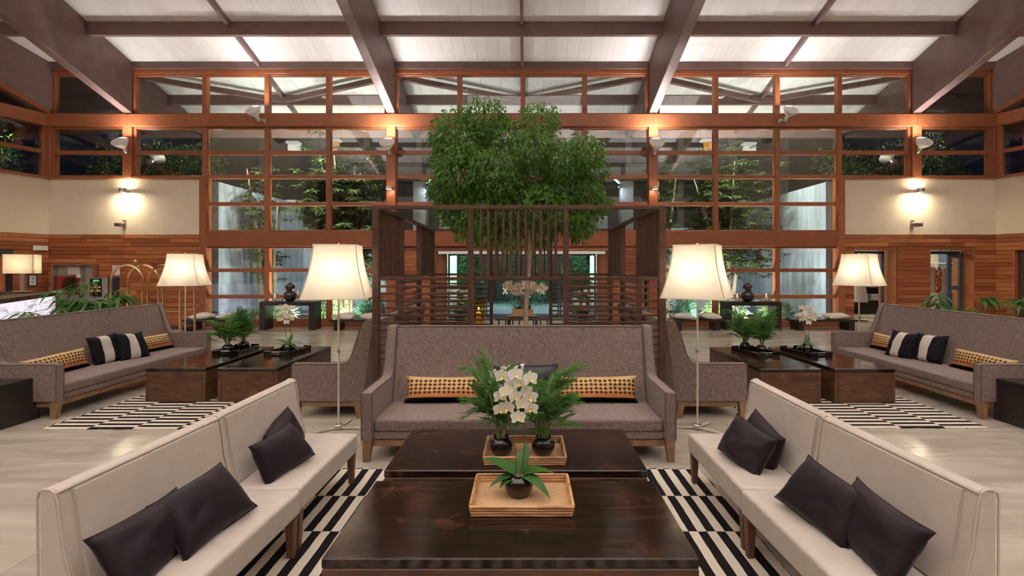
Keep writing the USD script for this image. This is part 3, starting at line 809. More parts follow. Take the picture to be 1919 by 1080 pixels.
def make_sofa(label, loc, rotz):
    """Length along x, front towards -y, origin on the floor under the middle of the front edge."""
    t = thing('sofa', label, 'sofa', loc, rotz, 'grey wing sofas of the lounge')
    h = SW / 2
    prof = [(0, .175), (.728, .175), (.80, .70), (.845, .985), (.835, 1.0), (.745, 1.0), (.722, .985), (.665, .82), (.615, .66), (.585, .595), (.555, .567), (.52, .56), (0.008, .56), (0, .552)]
    for s in (-1, 1):
        m = along_x(bevel_extrude(prof, .09, .010), h - .09 if s > 0 else -h)
        arm = part('wing_arm', m, TAUPE, t, 40)
        for x in (h - .002 if s > 0 else -h + .002, (h - .088) if s > 0 else -h + .088):
            p = [(x, u, z) for u, z in prof[2:]]
            pts = []
            for a, b in zip(p[:-1], p[1:]):
                for q in np.linspace(0, 1, 4)[:-1]:
                    pts.append(tuple(np.array(a) * (1 - q) + np.array(b) * q))
            pts += [p[-1], (x, 0, .36), (x, 0, .18)]
            part('piping', tube(pts, .0042, 5), TAUPE_PIPE, arm)
    b = [(.53, .30), (.70, .19), (.728, .19), (.785, .70), (.832, .985), (.822, .993), (.735, .993), (.715, .975), (.64, .62)]
    m = along_x(bevel_extrude(b, SW - .186, .008), -h + .093)
    back = part('backrest', m, TAUPE, t, 40)
    part('piping', tube([(x, .722, .992) for x in np.linspace(-h + .1, h - .1, 12)], .004, 5), TAUPE_PIPE, back)
    part('seat_cushion', soft_box(-h + .094, h - .094, .022, .66, .237, .338, .022, .016, 40, 3, .006), TAUPE, t, 50)
    part('front_rail', cbox(-h + .091, h - .091, .03, .07, .178, .236, .006), TAUPE, t)
    part('base_rail', cat([cbox(-h + .05, h - .05, .045, .085, .118, .174, .005), cbox(-h + .05, h - .05, .64, .68, .118, .174, .005), cbox(-h + .03, -h + .07, .08, .65, .118, .174, .005), cbox(h - .07, h - .03, .08, .65, .118, .174, .005)]), LEG, t)
    part('seat_deck', box(-h + .09, h - .09, .06, .69, .16, .24), TAUPE_PIPE, t)
    for x in (-h + .045, h - .045):
        for y, dy in ((.04, -.0), (.66, .03)):
            c = [(x - .036, y - .036), (x + .036, y - .036), (x + .036, y + .036), (x - .036, y + .036)]
            e = .024
            sx = -.012 if x < 0 else .012
            f = [(x + sx - e, y + dy - e), (x + sx + e, y + dy - e), (x + sx + e, y + dy + e), (x + sx - e, y + dy + e)]
            part('leg', hexa([(*q, .0) for q in f], [(*q, .176) for q in c]), LEG, t)
    return t


SOFA = make_sofa('grey wing sofa against the slatted screen, facing the two low dark tables', (-.055, 3.77, 0), 0)
dup(SOFA, 'grey wing sofa seen end on beside the screen, on the luggage trolley side', (-2.39, 6.12, 0), -math.pi / 2)
dup(SOFA, 'grey wing sofa seen end on beside the screen, on the shop side', (2.262, 6.12, 0), math.pi / 2)
dup(SOFA, 'grey wing sofa with four cushions, in front of the brass luggage trolleys', (-4.80, 6.09, 0), math.pi / 2 + math.radians(1.6))
dup(SOFA, 'grey wing sofa with four cushions, in front of the shop doorways', (4.66, 6.09, 0), -math.pi / 2 - math.radians(1.6))


# ------------------------------------------------------------------ ivory leather chairs
def make_chair(label, loc, rotz):
    """A low armless settee unit; length along x, front towards -y, origin under the middle of the front edge."""
    t = thing('lounge_chair', label, 'lounge chair', loc, rotz, 'ivory leather lounge chairs')
    h = .432
    prof = [(.385, .21), (.52, .21), (.525, .70), (.517, .725), (.50, .735), (.475, .735), (.458, .725), (.447, .69), (.425, .52), (.395, .40), (.37, .33)]
    m = along_x(bevel_extrude(prof, 2 * h, .012), -h)
    b = part('backrest', m, LEATHER, t, 35)
    v = [(.446, .70), (.4245, .52), (.396, .41), (.377, .352)]
    pan = []
    for x in np.linspace(-h + .055, h - .055, 33):
        pan.append([(x, y - .012 - .010 * (1 - (x / h) ** 4) * math.sin(math.pi * min(1, max(0, (z - .33) / .38))) - .004 * (meshkit.fbm(np.array([x * 7, z * 7, loc[1] * 3]), 3) - .5) - .004 * math.exp(-((x - .05) / .16) ** 2) * math.sin(x * 62 - z * 9) * math.sin(math.pi * min(1, max(0, (z - .36) / .36))), z) for y, z in
                    [(.4505, .712), (.447, .69), (.438, .62), (.4285, .55), (.414, .48), (.398, .41), (.377, .352)]])
    pan = np.array(pan)
    nx, nz = pan.shape[:2]
    i, j = np.meshgrid(np.arange(nx - 1), np.arange(nz - 1), indexing='ij')
    q = np.stack([i * nz + j, (i + 1) * nz + j, (i + 1) * nz + j + 1, i * nz + j + 1], -1).reshape(-1, 4)
    front = tri(pan.reshape(-1, 3), q)
    rear = tri((pan + (0, .03, 0)).reshape(-1, 3), q[:, ::-1])
    ring = [k for k in range(nz)] + [k * nz + nz - 1 for k in range(1, nx)] + [(nx - 1) * nz + k for k in range(nz - 2, -1, -1)] + [k * nz for k in range(nx - 2, 0, -1)]
    N = nx * nz
    allv = np.vstack([pan.reshape(-1, 3), (pan + (0, .03, 0)).reshape(-1, 3)])
    rim = tri(allv, [(a, c, c + N, a + N) for a, c in zip(ring, ring[1:] + ring[:1])])
    part('back_panel', cat([front, rear, rim]), LEATHER, t, 50)
    for x in (-h, h):
        pts = [(x, y, z) for y, z in prof[1:]]
        part('seam', tube(pts, .0045, 5), LEATHER_SEAM, b)
    pts = [(x, .452, .722) for x in np.linspace(-h, h, 8)]
    part('seam', tube(pts, .004, 5), LEATHER_SEAM, b)
    s = part('seat', soft_box(-h, h, 0, .40, .215, .345, .018, .010, 26, 5, .007), LEATHER, t, 50)
    part('seam', tube([(-h + .01, .385, .335), (-h + .006, .012, .338), (h - .006, .012, .338), (h - .01, .385, .335)], .0038, 5), LEATHER_SEAM, s)
    for x in (-h + .035, h - .035):
        for y, dy in ((.035, 0), (.47, .015)):
            c = [(x - .024, y - .024), (x + .024, y - .024), (x + .024, y + .024), (x - .024, y + .024)]
            e = .016
            f = [(x - e, y + dy - e), (x + e, y + dy - e), (x + e, y + dy + e), (x - e, y + dy + e)]
            part('leg', hexa([(*q, .0) for q in f], [(*q, .218) for q in c]), DARKLEG, t)
    return t


def chair_at(xf, yc, ang):
    return (xf, yc, .009), ang


CHAIR = make_chair('ivory leather lounge chair on the trolley side, the far one, two overlapping cushions on it', (-1.212, 3.012, .009), math.pi / 2 - math.radians(.5))
dup(CHAIR, 'ivory leather lounge chair on the trolley side, the near one, nearest the viewer', (-1.228, 2.140, .009), math.pi / 2 - math.radians(2.6))
dup(CHAIR, 'ivory leather lounge chair on the shop side, the far one, two overlapping cushions on it', (1.168, 3.012, .009), -math.pi / 2 - math.radians(.2))
dup(CHAIR, 'ivory leather lounge chair on the shop side, the near one, nearest the viewer', (1.172, 2.140, .009), -math.pi / 2 + math.radians(2.2))


# ------------------------------------------------------------------ cushions
def lean(facing, tilt, roll):
    """Axes of a cushion whose face looks along the plan angle facing, tipped up by tilt, turned in its own plane by roll."""
    f = np.array([math.cos(facing), math.sin(facing), 0.0])
    up = np.array([0, 0, 1.0])
    z = f * math.cos(tilt) + up * math.sin(tilt)
    y = up * math.cos(tilt) - f * math.sin(tilt)
    x = np.cross(y, z)
    c, s = math.cos(roll), math.sin(roll)
    return (x * c + y * s, -x * s + y * c, z)


def cushion(name, label, kind, w, h, t, m, loc, axes, group, seed):
    k = thing(name, label, kind, loc, 0, group, None, axes)
    part('cover', pillow(w, h, t, seed), m, k, 60)
    g = np.linspace(-1, 1, 18)
    e = .035 * 2.2
    rim = [(a * w / 2, -h / 2 * (1 - e * (1 - abs(a) ** 3))) for a in g] + [(w / 2 * (1 - e * (1 - abs(a) ** 3)), a * h / 2) for a in g[1:]] + [(a * w / 2, h / 2 * (1 - e * (1 - abs(a) ** 3))) for a in g[::-1][1:]] + [(-w / 2 * (1 - e * (1 - abs(a) ** 3)), a * h / 2) for a in g[::-1][1:-1]]
    part('edge_seam', tube([(x, y, .02 * math.sin(x / (w / 2) * 2 + seed) * y / (h / 2)) for x, y in rim], .003, 4, True), m, k)
    return k


G = 'dark aubergine cushions on the ivory chairs'
for i, (lab, x, y, z, fc, tl, rl, w, h) in enumerate([
        ('aubergine cushion nearest the viewer on the trolley-side chairs, half behind another', -1.500, 1.905, .455, 0.0, .42, -.03, .42, .27),
        ('aubergine cushion leaning over its neighbour on the near trolley-side chair', -1.430, 2.135, .475, -.15, .62, .06, .42, .28),
        ('aubergine cushion in front of another on the far trolley-side chair', -1.430, 2.800, .465, -.25, .52, .10, .38, .25),
        ('aubergine cushion mostly hidden behind another on the far trolley-side chair', -1.530, 3.020, .47, 0.0, .30, .20, .38, .25),
        ('aubergine cushion in front of another on the far shop-side chair', 1.340, 2.900, .47, math.pi + .28, .52, -.14, .38, .26),
        ('aubergine cushion mostly hidden behind another on the far shop-side chair', 1.455, 2.960, .47, math.pi + .15, .35, -.22, .38, .26),
        ('aubergine cushion propped on the near shop-side chair, farther one of its two', 1.375, 2.205, .475, math.pi + .22, .55, -.12, .42, .27),
        ('aubergine cushion nearest the viewer on the shop-side chairs', 1.435, 1.965, .465, math.pi, .45, -.05, .42, .28)]):
    cushion('cushion', lab, 'cushion', w, h, .13, AUBERGINE, (x, y, z), lean(fc, tl, rl), G, i + 1)
G = 'ochre patterned bolster cushions'
for i, (lab, x, y, z, fc, rl) in enumerate([
        ('long ochre cushion with dark leaf pattern on the middle sofa, luggage trolley end', -.71, 4.27, .457, -math.pi / 2, 0),
        ('long ochre cushion with dark leaf pattern on the middle sofa, shop end', .63, 4.27, .457, -math.pi / 2, 0),
        ('long ochre patterned cushion at the near end of the sofa by the luggage trolleys', -5.30, 5.42, .457, .03, .02),
        ('long ochre patterned cushion at the far end of the sofa by the luggage trolleys', -5.33, 6.82, .457, .03, -.02),
        ('long ochre patterned cushion at the near end of the sofa by the shop', 5.16, 5.42, .457, math.pi - .03, 0),
        ('long ochre patterned cushion at the far end of the sofa by the shop', 5.20, 6.82, .457, math.pi - .03, 0)]):
    cushion('bolster_cushion', lab, 'cushion', .74, .235, .13, KILIM, (x, y, z), lean(fc, .42, rl), G, i + 11)
G = 'black cushions with a white band'
for i, (lab, x, y, fc, rl, z) in enumerate([
        ('black cushion with white band on the sofa by the luggage trolleys, nearer of two', -5.27, 6.00, -.10, .05, .515),
        ('black cushion with white band on the sofa by the luggage trolleys, farther of two', -5.17, 6.28, -.12, -.03, .505),
        ('black cushion with white band on the sofa by the shop, nearer of two', 5.13, 6.06, math.pi + .10, 0.06, .515),
        ('black cushion with white band on the sofa by the shop, farther of two', 5.03, 6.38, math.pi + .16, -.04, .505)]):
    cushion('banded_cushion', lab, 'cushion', .40, .38, .13, STRIPE, (x, y, z), lean(fc, .32, rl), G, i + 21)
cushion('spotted_cushion', 'white cushion with black blotches behind the orchid on the middle sofa', 'cushion', .36, .36, .13, BLOTCH, (-.19, 4.21, .515), lean(-math.pi / 2 - .1, .4, .03), 'cushions behind the table palms', 31)
cushion('plain_black_cushion', 'plain black cushion behind the palms on the middle sofa', 'cushion', .36, .36, .13, BLACKMAT, (.11, 4.22, .515), lean(-math.pi / 2 + .1, .4, -.03), 'cushions behind the table palms', 32)


# ------------------------------------------------------------------ tables
def make_table(label, loc, rotz):
    """A solid low table of lacquered boards: 1.5 long in x, .69 deep in y, .389 high."""
    t = thing('coffee_table', label, 'coffee table', loc, rotz, 'low dark lacquered tables')
    x, y, z = .748, .345, .389
    part('table_top', cbox(-x, x, -y, y, z - .042, z, .005), TABLE, t)
    part('side_panel', cbox(-x + .001, x - .001, -y + .001, -y + .04, .0, z - .043, .004), TABLE_SIDE, t)
    part('side_panel', cbox(-x + .001, x - .001, y - .04, y - .001, .0, z - .043, .004), TABLE_SIDE, t)
    part('end_panel', cbox(-x + .001, -x + .04, -y + .041, y - .041, .0, z - .043, .004), TABLE_SIDE, t)
    part('end_panel', cbox(x - .04, x - .001, -y + .041, y - .041, .0, z - .043, .004), TABLE_SIDE, t)
    return t


RZ = .009
T = make_table('low dark lacquered table nearest the viewer, under the tray with the single orchid', (-.060, 2.232, RZ), 0)
dup(T, 'low dark lacquered table in front of the middle sofa, under the tray with two palms', (-.055, 3.050, RZ), 0)
dup(T, 'low dark lacquered table beside the trolley-side sofa, under the tray with palms', (-4.00, 6.20, RZ), math.pi / 2)
dup(T, 'low dark lacquered table on the trolley side, under the tray with an orchid', (-3.175, 6.20, RZ), -math.pi / 2)
dup(T, 'low dark lacquered table on the shop side, under the tray with palms', (3.00, 6.15, RZ), math.pi / 2)
dup(T, 'low dark lacquered table beside the shop-side sofa, under the tray with an orchid', (3.84, 6.15, RZ), -math.pi / 2)
for s, lab in ((-1, 'black cube side table at the picture edge beside the trolley-side sofa'), (1, 'black cube side table at the picture edge beside the shop-side sofa')):
    c = thing('cube_table', lab, 'side table', ((-5.24, 4.66, 0) if s < 0 else (5.02, 4.62, 0)), 0, 'black cube side tables')
    part('table_top', cbox(-.25, .25, -.25, .25, .385, .425, .004), BLACKWOOD, c)
    for x0, x1, y0, y1 in ((-.248, .248, -.248, -.21), (-.248, .248, .21, .248), (-.248, -.21, -.21, .21), (.21, .248, -.21, .21)):
        part('side_panel', cbox(x0, x1, y0, y1, 0, .384, .003), BLACKWOOD, c)

# ------------------------------------------------------------------ rugs
for lab, loc, rz, sx in (('black and white striped rug under the middle tables and ivory chairs', (-.06, 2.37, 0), 0, 2.78), ('black and white striped rug under the trolley-side tables', (-3.77, 5.95, 0), math.pi / 2, 2.78), ('black and white striped rug under the shop-side tables', (3.16, 5.98, 0), math.pi / 2, 2.78)):
    r = thing('striped_rug', lab, 'rug', loc, rz, 'striped cotton rugs')
    n = 40
    u = np.linspace(-1, 1, n)
    edge_w = lambda a, s: .006 * math.sin(a * 23 + s) + .004 * math.sin(a * 51 + s * 2)
    far_edge = 1.29 if rz == 0 else .86
    mid_, half_ = (far_edge - 1.29) / 2, (far_edge + 1.29) / 2
    ring = [(a * sx / 2, -1.29 + edge_w(a, 1)) for a in u] + [(sx / 2 + edge_w(a, 2), mid_ + a * half_) for a in u[1:]] + [(a * sx / 2, far_edge + edge_w(a, 3)) for a in u[::-1][1:]] + [(-sx / 2 + edge_w(a, 4), mid_ + a * half_) for a in u[::-1][1:-1]]
    part('woven_field', bevel_extrude(ring, .009, .003), RUG, r)


# ------------------------------------------------------------------ floor lamps
def make_lamp(label, loc, rotz):
    t = thing('floor_lamp', label, 'floor lamp', loc, rotz, 'floor lamps with cream shades')
    N = 9

    def ring(k):
        q = k / (N - 1)
        hw = .192 + (.288 - .192) * (q ** 1.25) - .010 * math.sin(math.pi * q)
        c = .018
        return [(-hw + c, -hw), (hw - c, -hw), (hw, -hw + c), (hw, hw - c), (hw - c, hw), (-hw + c, hw), (-hw, hw - c), (-hw, -hw + c)], 1.757 - .495 * q
    V, F = [], []
    for k in range(N):
        r, z = ring(k)
        V += [(*p, z + (0 if 0 < k < N - 1 else 0)) for p in r]
    for k in range(N - 1):
        F += [(k * 8 + i, (k + 1) * 8 + i, (k + 1) * 8 + (i + 1) % 8, k * 8 + (i + 1) % 8) for i in range(8)]
    sh = part('lamp_shade', tri(V, F), SHADE, t)
    for c in range(4):
        part('corner_trim', tube([((ring(k)[0][2 * c][0] + ring(k)[0][2 * c - 1][0]) / 2 * 1.004, (ring(k)[0][2 * c][1] + ring(k)[0][2 * c - 1][1]) / 2 * 1.004, ring(k)[1]) for k in range(N)], .0035, 4), SHADETRIM, sh)
    for k in (0, N - 1):
        part('rim_trim', tube([(*p, ring(k)[1]) for p in ring(k)[0]], .0045, 5, True), SHADE, sh)
    part('shade_carrier', cat([tube([(-.19, 0, 1.74), (.19, 0, 1.74)], .004, 5), tube([(0, -.19, 1.74), (0, .19, 1.74)], .004, 5)]), STEEL, sh)
    part('pole', tube([(0, 0, .03), (0, 0, 1.75)], .0095, 10), LAMPPOLE, t)
    part('collar', lathe([(0, .735), (.016, .735), (.018, .75), (.016, .765), (0, .765)], 14), STEEL, t)
    part('height_knob', tube([(0, 0, .75), (.032, -.01, .75)], .007, 8), STEEL, t)
    part('finial', lathe([(0, 1.75), (.010, 1.753), (.016, 1.766), (.008, 1.778), (0, 1.784)], 12), BRASS, t)
    part('base_hub', cbox(-.03, .03, -.03, .03, .006, .05, .005), STEEL, t)
    for a in (math.radians(200), math.radians(-10), math.radians(75)):
        c, s = math.cos(a), math.sin(a)
        part('base_leg', beam((c * .02, s * .02, .020), (c * .27, s * .27, .008), .022, .012), LAMPPOLE, t)
    part('power_cord', tube([(.02, .02, .03), (.08, -.03, .008), (.14, .04, .006), (.24, -.02, .006), (.30, .12, .006), (.24, .3, .006)], .003, 5), CHALK, t)
    return t


LAMPS = [(-1.785, 4.56, 'floor lamp with cream shade behind the ivory chairs on the trolley side', .19), (1.640, 4.56, 'floor lamp with cream shade behind the ivory chairs on the shop side', -.53),
         (-5.43, 7.62, 'floor lamp with cream shade behind the sofa, in front of the luggage trolleys', .26), (5.32, 7.62, 'floor lamp with cream shade behind the sofa, in front of the shop doors', -.97)]
L0 = None
for x, y, lab, rz in LAMPS:
    if L0 is None:
        L0 = make_lamp(lab, (x, y, 0), rz)
    else:
        dup(L0, lab, (x, y, 0), rz)
    for dx in (-.07, .07):
        light('sphere', (x + dx, y - .02, 1.49), 54, (1, .88, .70), radius=.032)


# ------------------------------------------------------------------ slatted pavilion
def make_pavilion():
    x0, x1, y0, y1 = -1.512, 1.381, 4.70, 7.62
    t = thing('slatted_pavilion', 'dark wooden slatted pavilion standing around the tall indoor tree', 'pavilion')
    top, mid, pw, sw = 2.16, 1.453, .066, .026

    def panel(p, d, length, inward, verticals, ends=True):
        """Three bays along d from p; verticals: which bays carry upright slats above the middle rail (the others carry level slats below it)."""
        p, d = np.array(p, float), np.array(d, float)
        nr = np.array(inward, float)

        def bx(u0, u1, w0, w1, z0, z1):
            a, b = p + d * u0 + nr * w0, p + d * u1 + nr * w1
            return cbox(min(a[0], b[0]), max(a[0], b[0]), min(a[1], b[1]), max(a[1], b[1]), z0, z1, .002)
        part('top_rail', bx(0 if ends else pw, length if ends else length - pw, 0, pw, top - .036, top), SCREEN, t)
        part('middle_rail', bx(pw, length - pw, .01, pw - .01, mid - .034, mid), SCREEN, t)
        bay = (length - pw) / 3
        for k in range(4):
            u = k * bay
            w = pw if k in (0, 3) else .052
            if not ends and k in (0, 3):
                continue
            part('post', bx(u, u + w, 0, pw, 0, top - .036), SCREEN, t)
        for k in range(3):
            a, b = k * bay + (pw if k == 0 else .052), (k + 1) * bay
            if k in verticals:
                for i in range(11):
                    c = a + (i + 1) * (b - a) / 12
                    part('upright_slat', bx(c - sw / 2, c + sw / 2, .012, .052, mid, top - .036), SCREEN, t)
            else:
                z = mid - .034 - .047
                while z > .08:
                    part('level_slat', bx(a, b, .012, .052, z - .024, z), SCREEN, t)
                    z -= .0715
    panel((x0, y0), (1, 0), x1 - x0, (0, 1), (1,))
    panel((x0, y1), (1, 0), x1 - x0, (0, -1), (1,))
    panel((x0, y0), (0, 1), y1 - y0, (1, 0), (0, 2), False)
    panel((x1, y0), (0, 1), y1 - y0, (-1, 0), (0, 2), False)
    a, b = x0 + 1.02, x1 - .97
    part('low_rail', cbox(a, b, y1 - .055, y1 - .01, .705, .735, .003), SCREEN, t)
    for i in range(8):
        c = a + (i + .6) * (b - a) / 8.2
        part('upright_slat', cbox(c - .012, c + .012, y1 - .05, y1 - .015, .02, .705, .002), SCREEN, t)
    return t


make_pavilion()


# ------------------------------------------------------------------ trays
def bamboo_tray(label, loc):
    t = thing('bamboo_tray', label, 'tray', loc, 0, 'bamboo trays on the middle tables')
    x, y = .232, .166
    part('woven_base', box(-x + .004, x - .004, -y + .004, y - .004, .004, .009), WICKER, t)
    for k in range(4):
        z, f = .007 + k * .0135, k * .0025
        for s in (-1, 1):
            part('bamboo_rail', tube([(-x - f, s * (y + f), z), (-x * .3, s * (y + f), z + .0006), (x * .4, s * (y + f), z - .0004), (x + f, s * (y + f), z)], .007, 8), BAMBOO, t)
            part('bamboo_rail', tube([(s * (x + f), -y - f + .007, z), (s * (x + f), 0, z), (s * (x + f), y + f - .007, z)], .007, 8), BAMBOO, t)
    return t


TZ = RZ + .389
bamboo_tray('bamboo tray with woven base, holding the single orchid pot', (-.018, 2.37, TZ))
bamboo_tray('bamboo tray farther from the viewer, holding two palm pots', (-.005, 2.94, TZ))


def black_tray(label, loc, rz):
    t = thing('black_tray', label, 'tray', loc, rz, 'black lacquered trays on the side tables')
    x, y = .27, .165
    part('tray_base', cbox(-x, x, -y, y, 0, .008, .002), BLACKGLAZE, t)
    for s in (-1, 1):
        part('tray_side', cbox(-x, x, s * y - .006, s * y + .006, .006, .045, .002), BLACKGLAZE, t)
        q = [cbox(s * x - .006, s * x + .006, -y, -.055, .006, .055, .002), cbox(s * x - .006, s * x + .006, .055, y, .006, .055, .002), cbox(s * x - .006, s * x + .006, -.055, .055, .006, .022, .002)]
        e = part('tray_end', cat(q), BLACKGLAZE, t)
        part('tray_handle', tube([(s * x, -.06, .047), (s * x, .06, .047)], .005, 8), STEEL, e)
    return t


BT = []
for lab, x, y, rz in (('black tray with palm pots on the table beside the trolley-side sofa', -3.97, 6.56, 1.62), ('black tray with an orchid pot on the trolley-side table', -3.22, 6.48, 1.45),
                      ('black tray with palm pots on the shop-side table', 3.08, 6.42, 1.75), ('black tray with an orchid pot on the table beside the shop-side sofa', 3.76, 6.42, 1.78)):
    BT.append(black_tray(lab, (x, y, TZ), rz) if not BT else dup(BT[0], lab, (x, y, TZ), rz))


# ------------------------------------------------------------------ potted plants
POT = [(0, 0), (.040, 0), (.056, .008), (.070, .035), (.073, .055), (.068, .080), (.055, .096), (.046, .100), (.048, .106), (.043, .106), (.041, .098), (.035, .09), (0, .088)]


def frond(L, seed, lw=.09):
    """A feather palm frond along +x, arching over: midrib and paired leaflets."""
    r = np.random.default_rng(seed)
    t = np.linspace(0, 1, 12)
    arch = r.uniform(.35, .9)
    spine = np.c_[L * (t - .12 * t ** 3), .03 * np.sin(t * 3 + seed) * L, L * (-arch * .5 * t ** 2.2)]
    mid = tube(spine, np.linspace(.002, .0007, 12), 4, cap=False)
    P, D, S = [], [], []
    for q in np.linspace(.2, 1, 15):
        p = np.array([np.interp(q, t, spine[:, k]) for k in range(3)])
        for s in (-1, 1):
            P.append(p)
            D.append((.75 + .5 * q, s * (1 - .35 * q) * r.uniform(.8, 1.1), -.15 + r.uniform(-.3, .25)))
            S.append(lw * (1 - .6 * abs(q - .42) ** 1.2) * r.uniform(.75, 1.1))
    R = frames(np.array(D), np.tile((0, 0, 1.0), (len(D), 1)))
    R[:, 1] *= .10
    return cat([mid, scatter(*LEAF4, R, np.array(P), np.array(S))])


FRONDS = [frond(L, i) for i, L in enumerate((.17, .20, .16, .21, .19))]


def make_palm(label, loc, rotz, seed, group):
    r = random.Random(seed)
    t = thing('potted_palm', label, 'potted palm', loc, rotz, group)
    p = part('pot', lathe(POT, 32), BLACKGLAZE, t, 40)
    part('soil', lathe([(.040, .090), (.03, .099), (0, .103)], 16), SOIL, p)
    for k in range(19):
        a, rr = r.uniform(0, 6.28), r.uniform(.004, .028)
        h = r.uniform(.12, .40)
        ln = r.uniform(.01, .09)
        b = np.array([math.cos(a) * rr, math.sin(a) * rr, .09])
        e = b + (math.cos(a) * ln, math.sin(a) * ln, h)
        part('cane', tube([b, b * .4 + e * .6 + (0, 0, .03), e], [.0045, .0035, .0026], 5), CANE, t)
        for j in range(4):
            q = r.uniform(0, 6.28) if j else a
            el = r.uniform(.35, 1.35)
            x = np.array([math.cos(q) * math.cos(el), math.sin(q) * math.cos(el), math.sin(el)])
            y = np.array([-math.sin(q), math.cos(q), 0])
            f = FRONDS[r.randrange(5)]
            part('frond', move(f, e - np.array([0, 0, h * .19 * j]), axes=(x, y, np.cross(x, y)), scale=r.uniform(.75, 1.1)), LEAFP, t)
    return t


GP = 'parlour palms in black pots'
PZ = TZ + .0095
PALM = make_palm('parlour palm in black pot in the far bamboo tray, trolley side', (-.150, 2.93, PZ), 0, 5, GP)
PALM2 = make_palm('parlour palm in black pot in the far bamboo tray, shop side', (.108, 2.93, PZ), 0, 9, GP)
dup(PALM2, 'parlour palm nearer the viewer of the two by the trolley-side sofa', (-3.99, 6.40, TZ + .0085), 1.2)
dup(PALM, 'parlour palm farther of the two on the table by the trolley-side sofa', (-3.93, 6.66, TZ + .0085), 2.6)
dup(PALM, 'parlour palm nearer the viewer of the two on the shop-side table', (3.13, 6.34, TZ + .0085), 4.0)
dup(PALM2, 'parlour palm farther of the two on the shop-side table', (3.02, 6.57, TZ + .0085), 3.1)


def petal(L, Wd, cup):
    n = 6
    t = np.linspace(0, 1, n + 1)
    w = Wd / 2 * np.sin(np.pi * np.clip(t, .03, .97)) ** .6
    z = cup * L * t ** 2
    v = np.vstack([np.c_[L * t, w, z + .12 * w], np.c_[L * t, 0 * w, z - .03 * L * np.sin(np.pi * t)], np.c_[L * t, -w, z + .12 * w]])
    k = n + 1
    return tri(v, [(i, i + k, i + k + 1, i + 1) for i in range(n)] + [(i + k, i + 2 * k, i + 2 * k + 1, i + k + 1) for i in range(n)])


def flower_mesh(s=.036):
    ms = []
    for a, L, Wd in ((90, 1.0, .62), (215, 1.0, .6), (325, 1.0, .6), (22, 1.05, 1.05), (158, 1.05, 1.05)):
        a = math.radians(a)
        ms.append(move(petal(L * s, Wd * s, .12), axes=((math.cos(a), math.sin(a), 0), (-math.sin(a), math.cos(a), 0), (0, 0, 1))))
    return cat(ms), cat([trimesh.creation.icosphere(1, s * .16), move(petal(s * .45, s * .34, .8), (0, 0, .001), axes=((0, -1, .3), (1, 0, 0), (0, .3, 1)))])


FLOWER, LIPM = flower_mesh()


def make_orchid(label, loc, rotz, seed, group, petal_mat=None, nflow=16, stems=2, leaves=6):
    r = random.Random(seed)
    t = thing('potted_orchid', label, 'potted orchid', loc, rotz, group)
    p = part('pot', lathe(POT, 32), BLACKGLAZE, t, 40)
    part('soil', lathe([(.040, .090), (.03, .099), (0, .103)], 16), SOIL, p)
    for k, (a, el, ln, wd) in enumerate(((166, .70, .20, .105), (190, .15, .15, .07), (62, 1.15, .16, .075), (14, .48, .18, .09), (-30, .25, .17, .085), (212, -.02, .11, .06), (100, .5, .15, .07))):
        a = math.radians(a) + r.uniform(-.06, .06)
        x = np.array([math.cos(a) * math.cos(el), math.sin(a) * math.cos(el), math.sin(el)])
        y = np.array([-math.sin(a), math.cos(a), 0])
        part('leaf', move(leaf(ln, wd, (.35, .5, .12, .55, .7, .4, .4)[k], .12, 8), (math.cos(a) * .012, math.sin(a) * .012, .098), axes=(x, y, np.cross(x, y))), LEAFO, t, True)
    for k in range(2):
        part('aerial_root', tube([(.01 * k, -.02, .11), (.015 * k, -.035, .12), (.02 * k, -.045, .09)], .002, 5), CANE, t)
    spots = (((942, 706), (938, 742), (949, 733), (938, 768), (951, 764)), ((966, 702), (975, 720), (986, 734), (965, 743), (979, 757), (971, 783), (957, 726), (993, 709), (993, 745), (995, 765)))
    for k in range(2):
        base = np.array([(-.012, .012)[k], .01, .10])
        pts = [base] + [np.array([(px - 985) / 895 * 2.40 + .034, -.02 if i else .0, 1.55 - (py - 501) / 895 * 2.38 - .4075]) for i, (px, py) in enumerate(((966, 850), (956, 800), (947, 745), (941, 708)) if k == 0 else ((984, 830), (984, 770), (983, 720), (974, 698)))] 
        q = np.linspace(0, 1, 22)
        P = np.stack([np.interp(q, np.linspace(0, 1, 5), np.array(pts)[:, c]) for c in range(3)], 1)
        P = np.vstack([P[:1]] + [(P[i - 1] + 2 * P[i] + P[i + 1])[None] / 4 for i in range(1, 21)] + [P[-1:]])
        part('flower_stem', tube(P, .0032, 6), STEM, t)
        for j, (px, py) in enumerate(spots[k]):
            pos = np.array([(px - 985) / 895 * 2.36 + .034, -.055 + r.uniform(-.02, .02), 1.55 - (py - 501) / 895 * 2.345 - .4075])
            a = r.uniform(-.6, .6)
            f = np.array([math.sin(a), -math.cos(a), r.uniform(-.25, .15)]); f /= np.linalg.norm(f)
            x = np.cross((0, 0, 1.0), f); x /= np.linalg.norm(x)
            ax = (x, np.cross(f, x), f)
            sc = r.uniform(.9, 1.15)
            fl = part('flower', move(FLOWER, pos, axes=ax, scale=sc), petal_mat or PETAL, t, 60)
            part('lip', move(LIPM, pos + f * .003, axes=ax, scale=sc), LIP, fl)
            m = P[np.argmin(np.linalg.norm(P - pos, axis=1))]
            part('flower_stalk', tube([m, (m + pos) / 2 + (0, .01, .008), pos - f * .004], .0015, 4), STEM, fl)
    return t


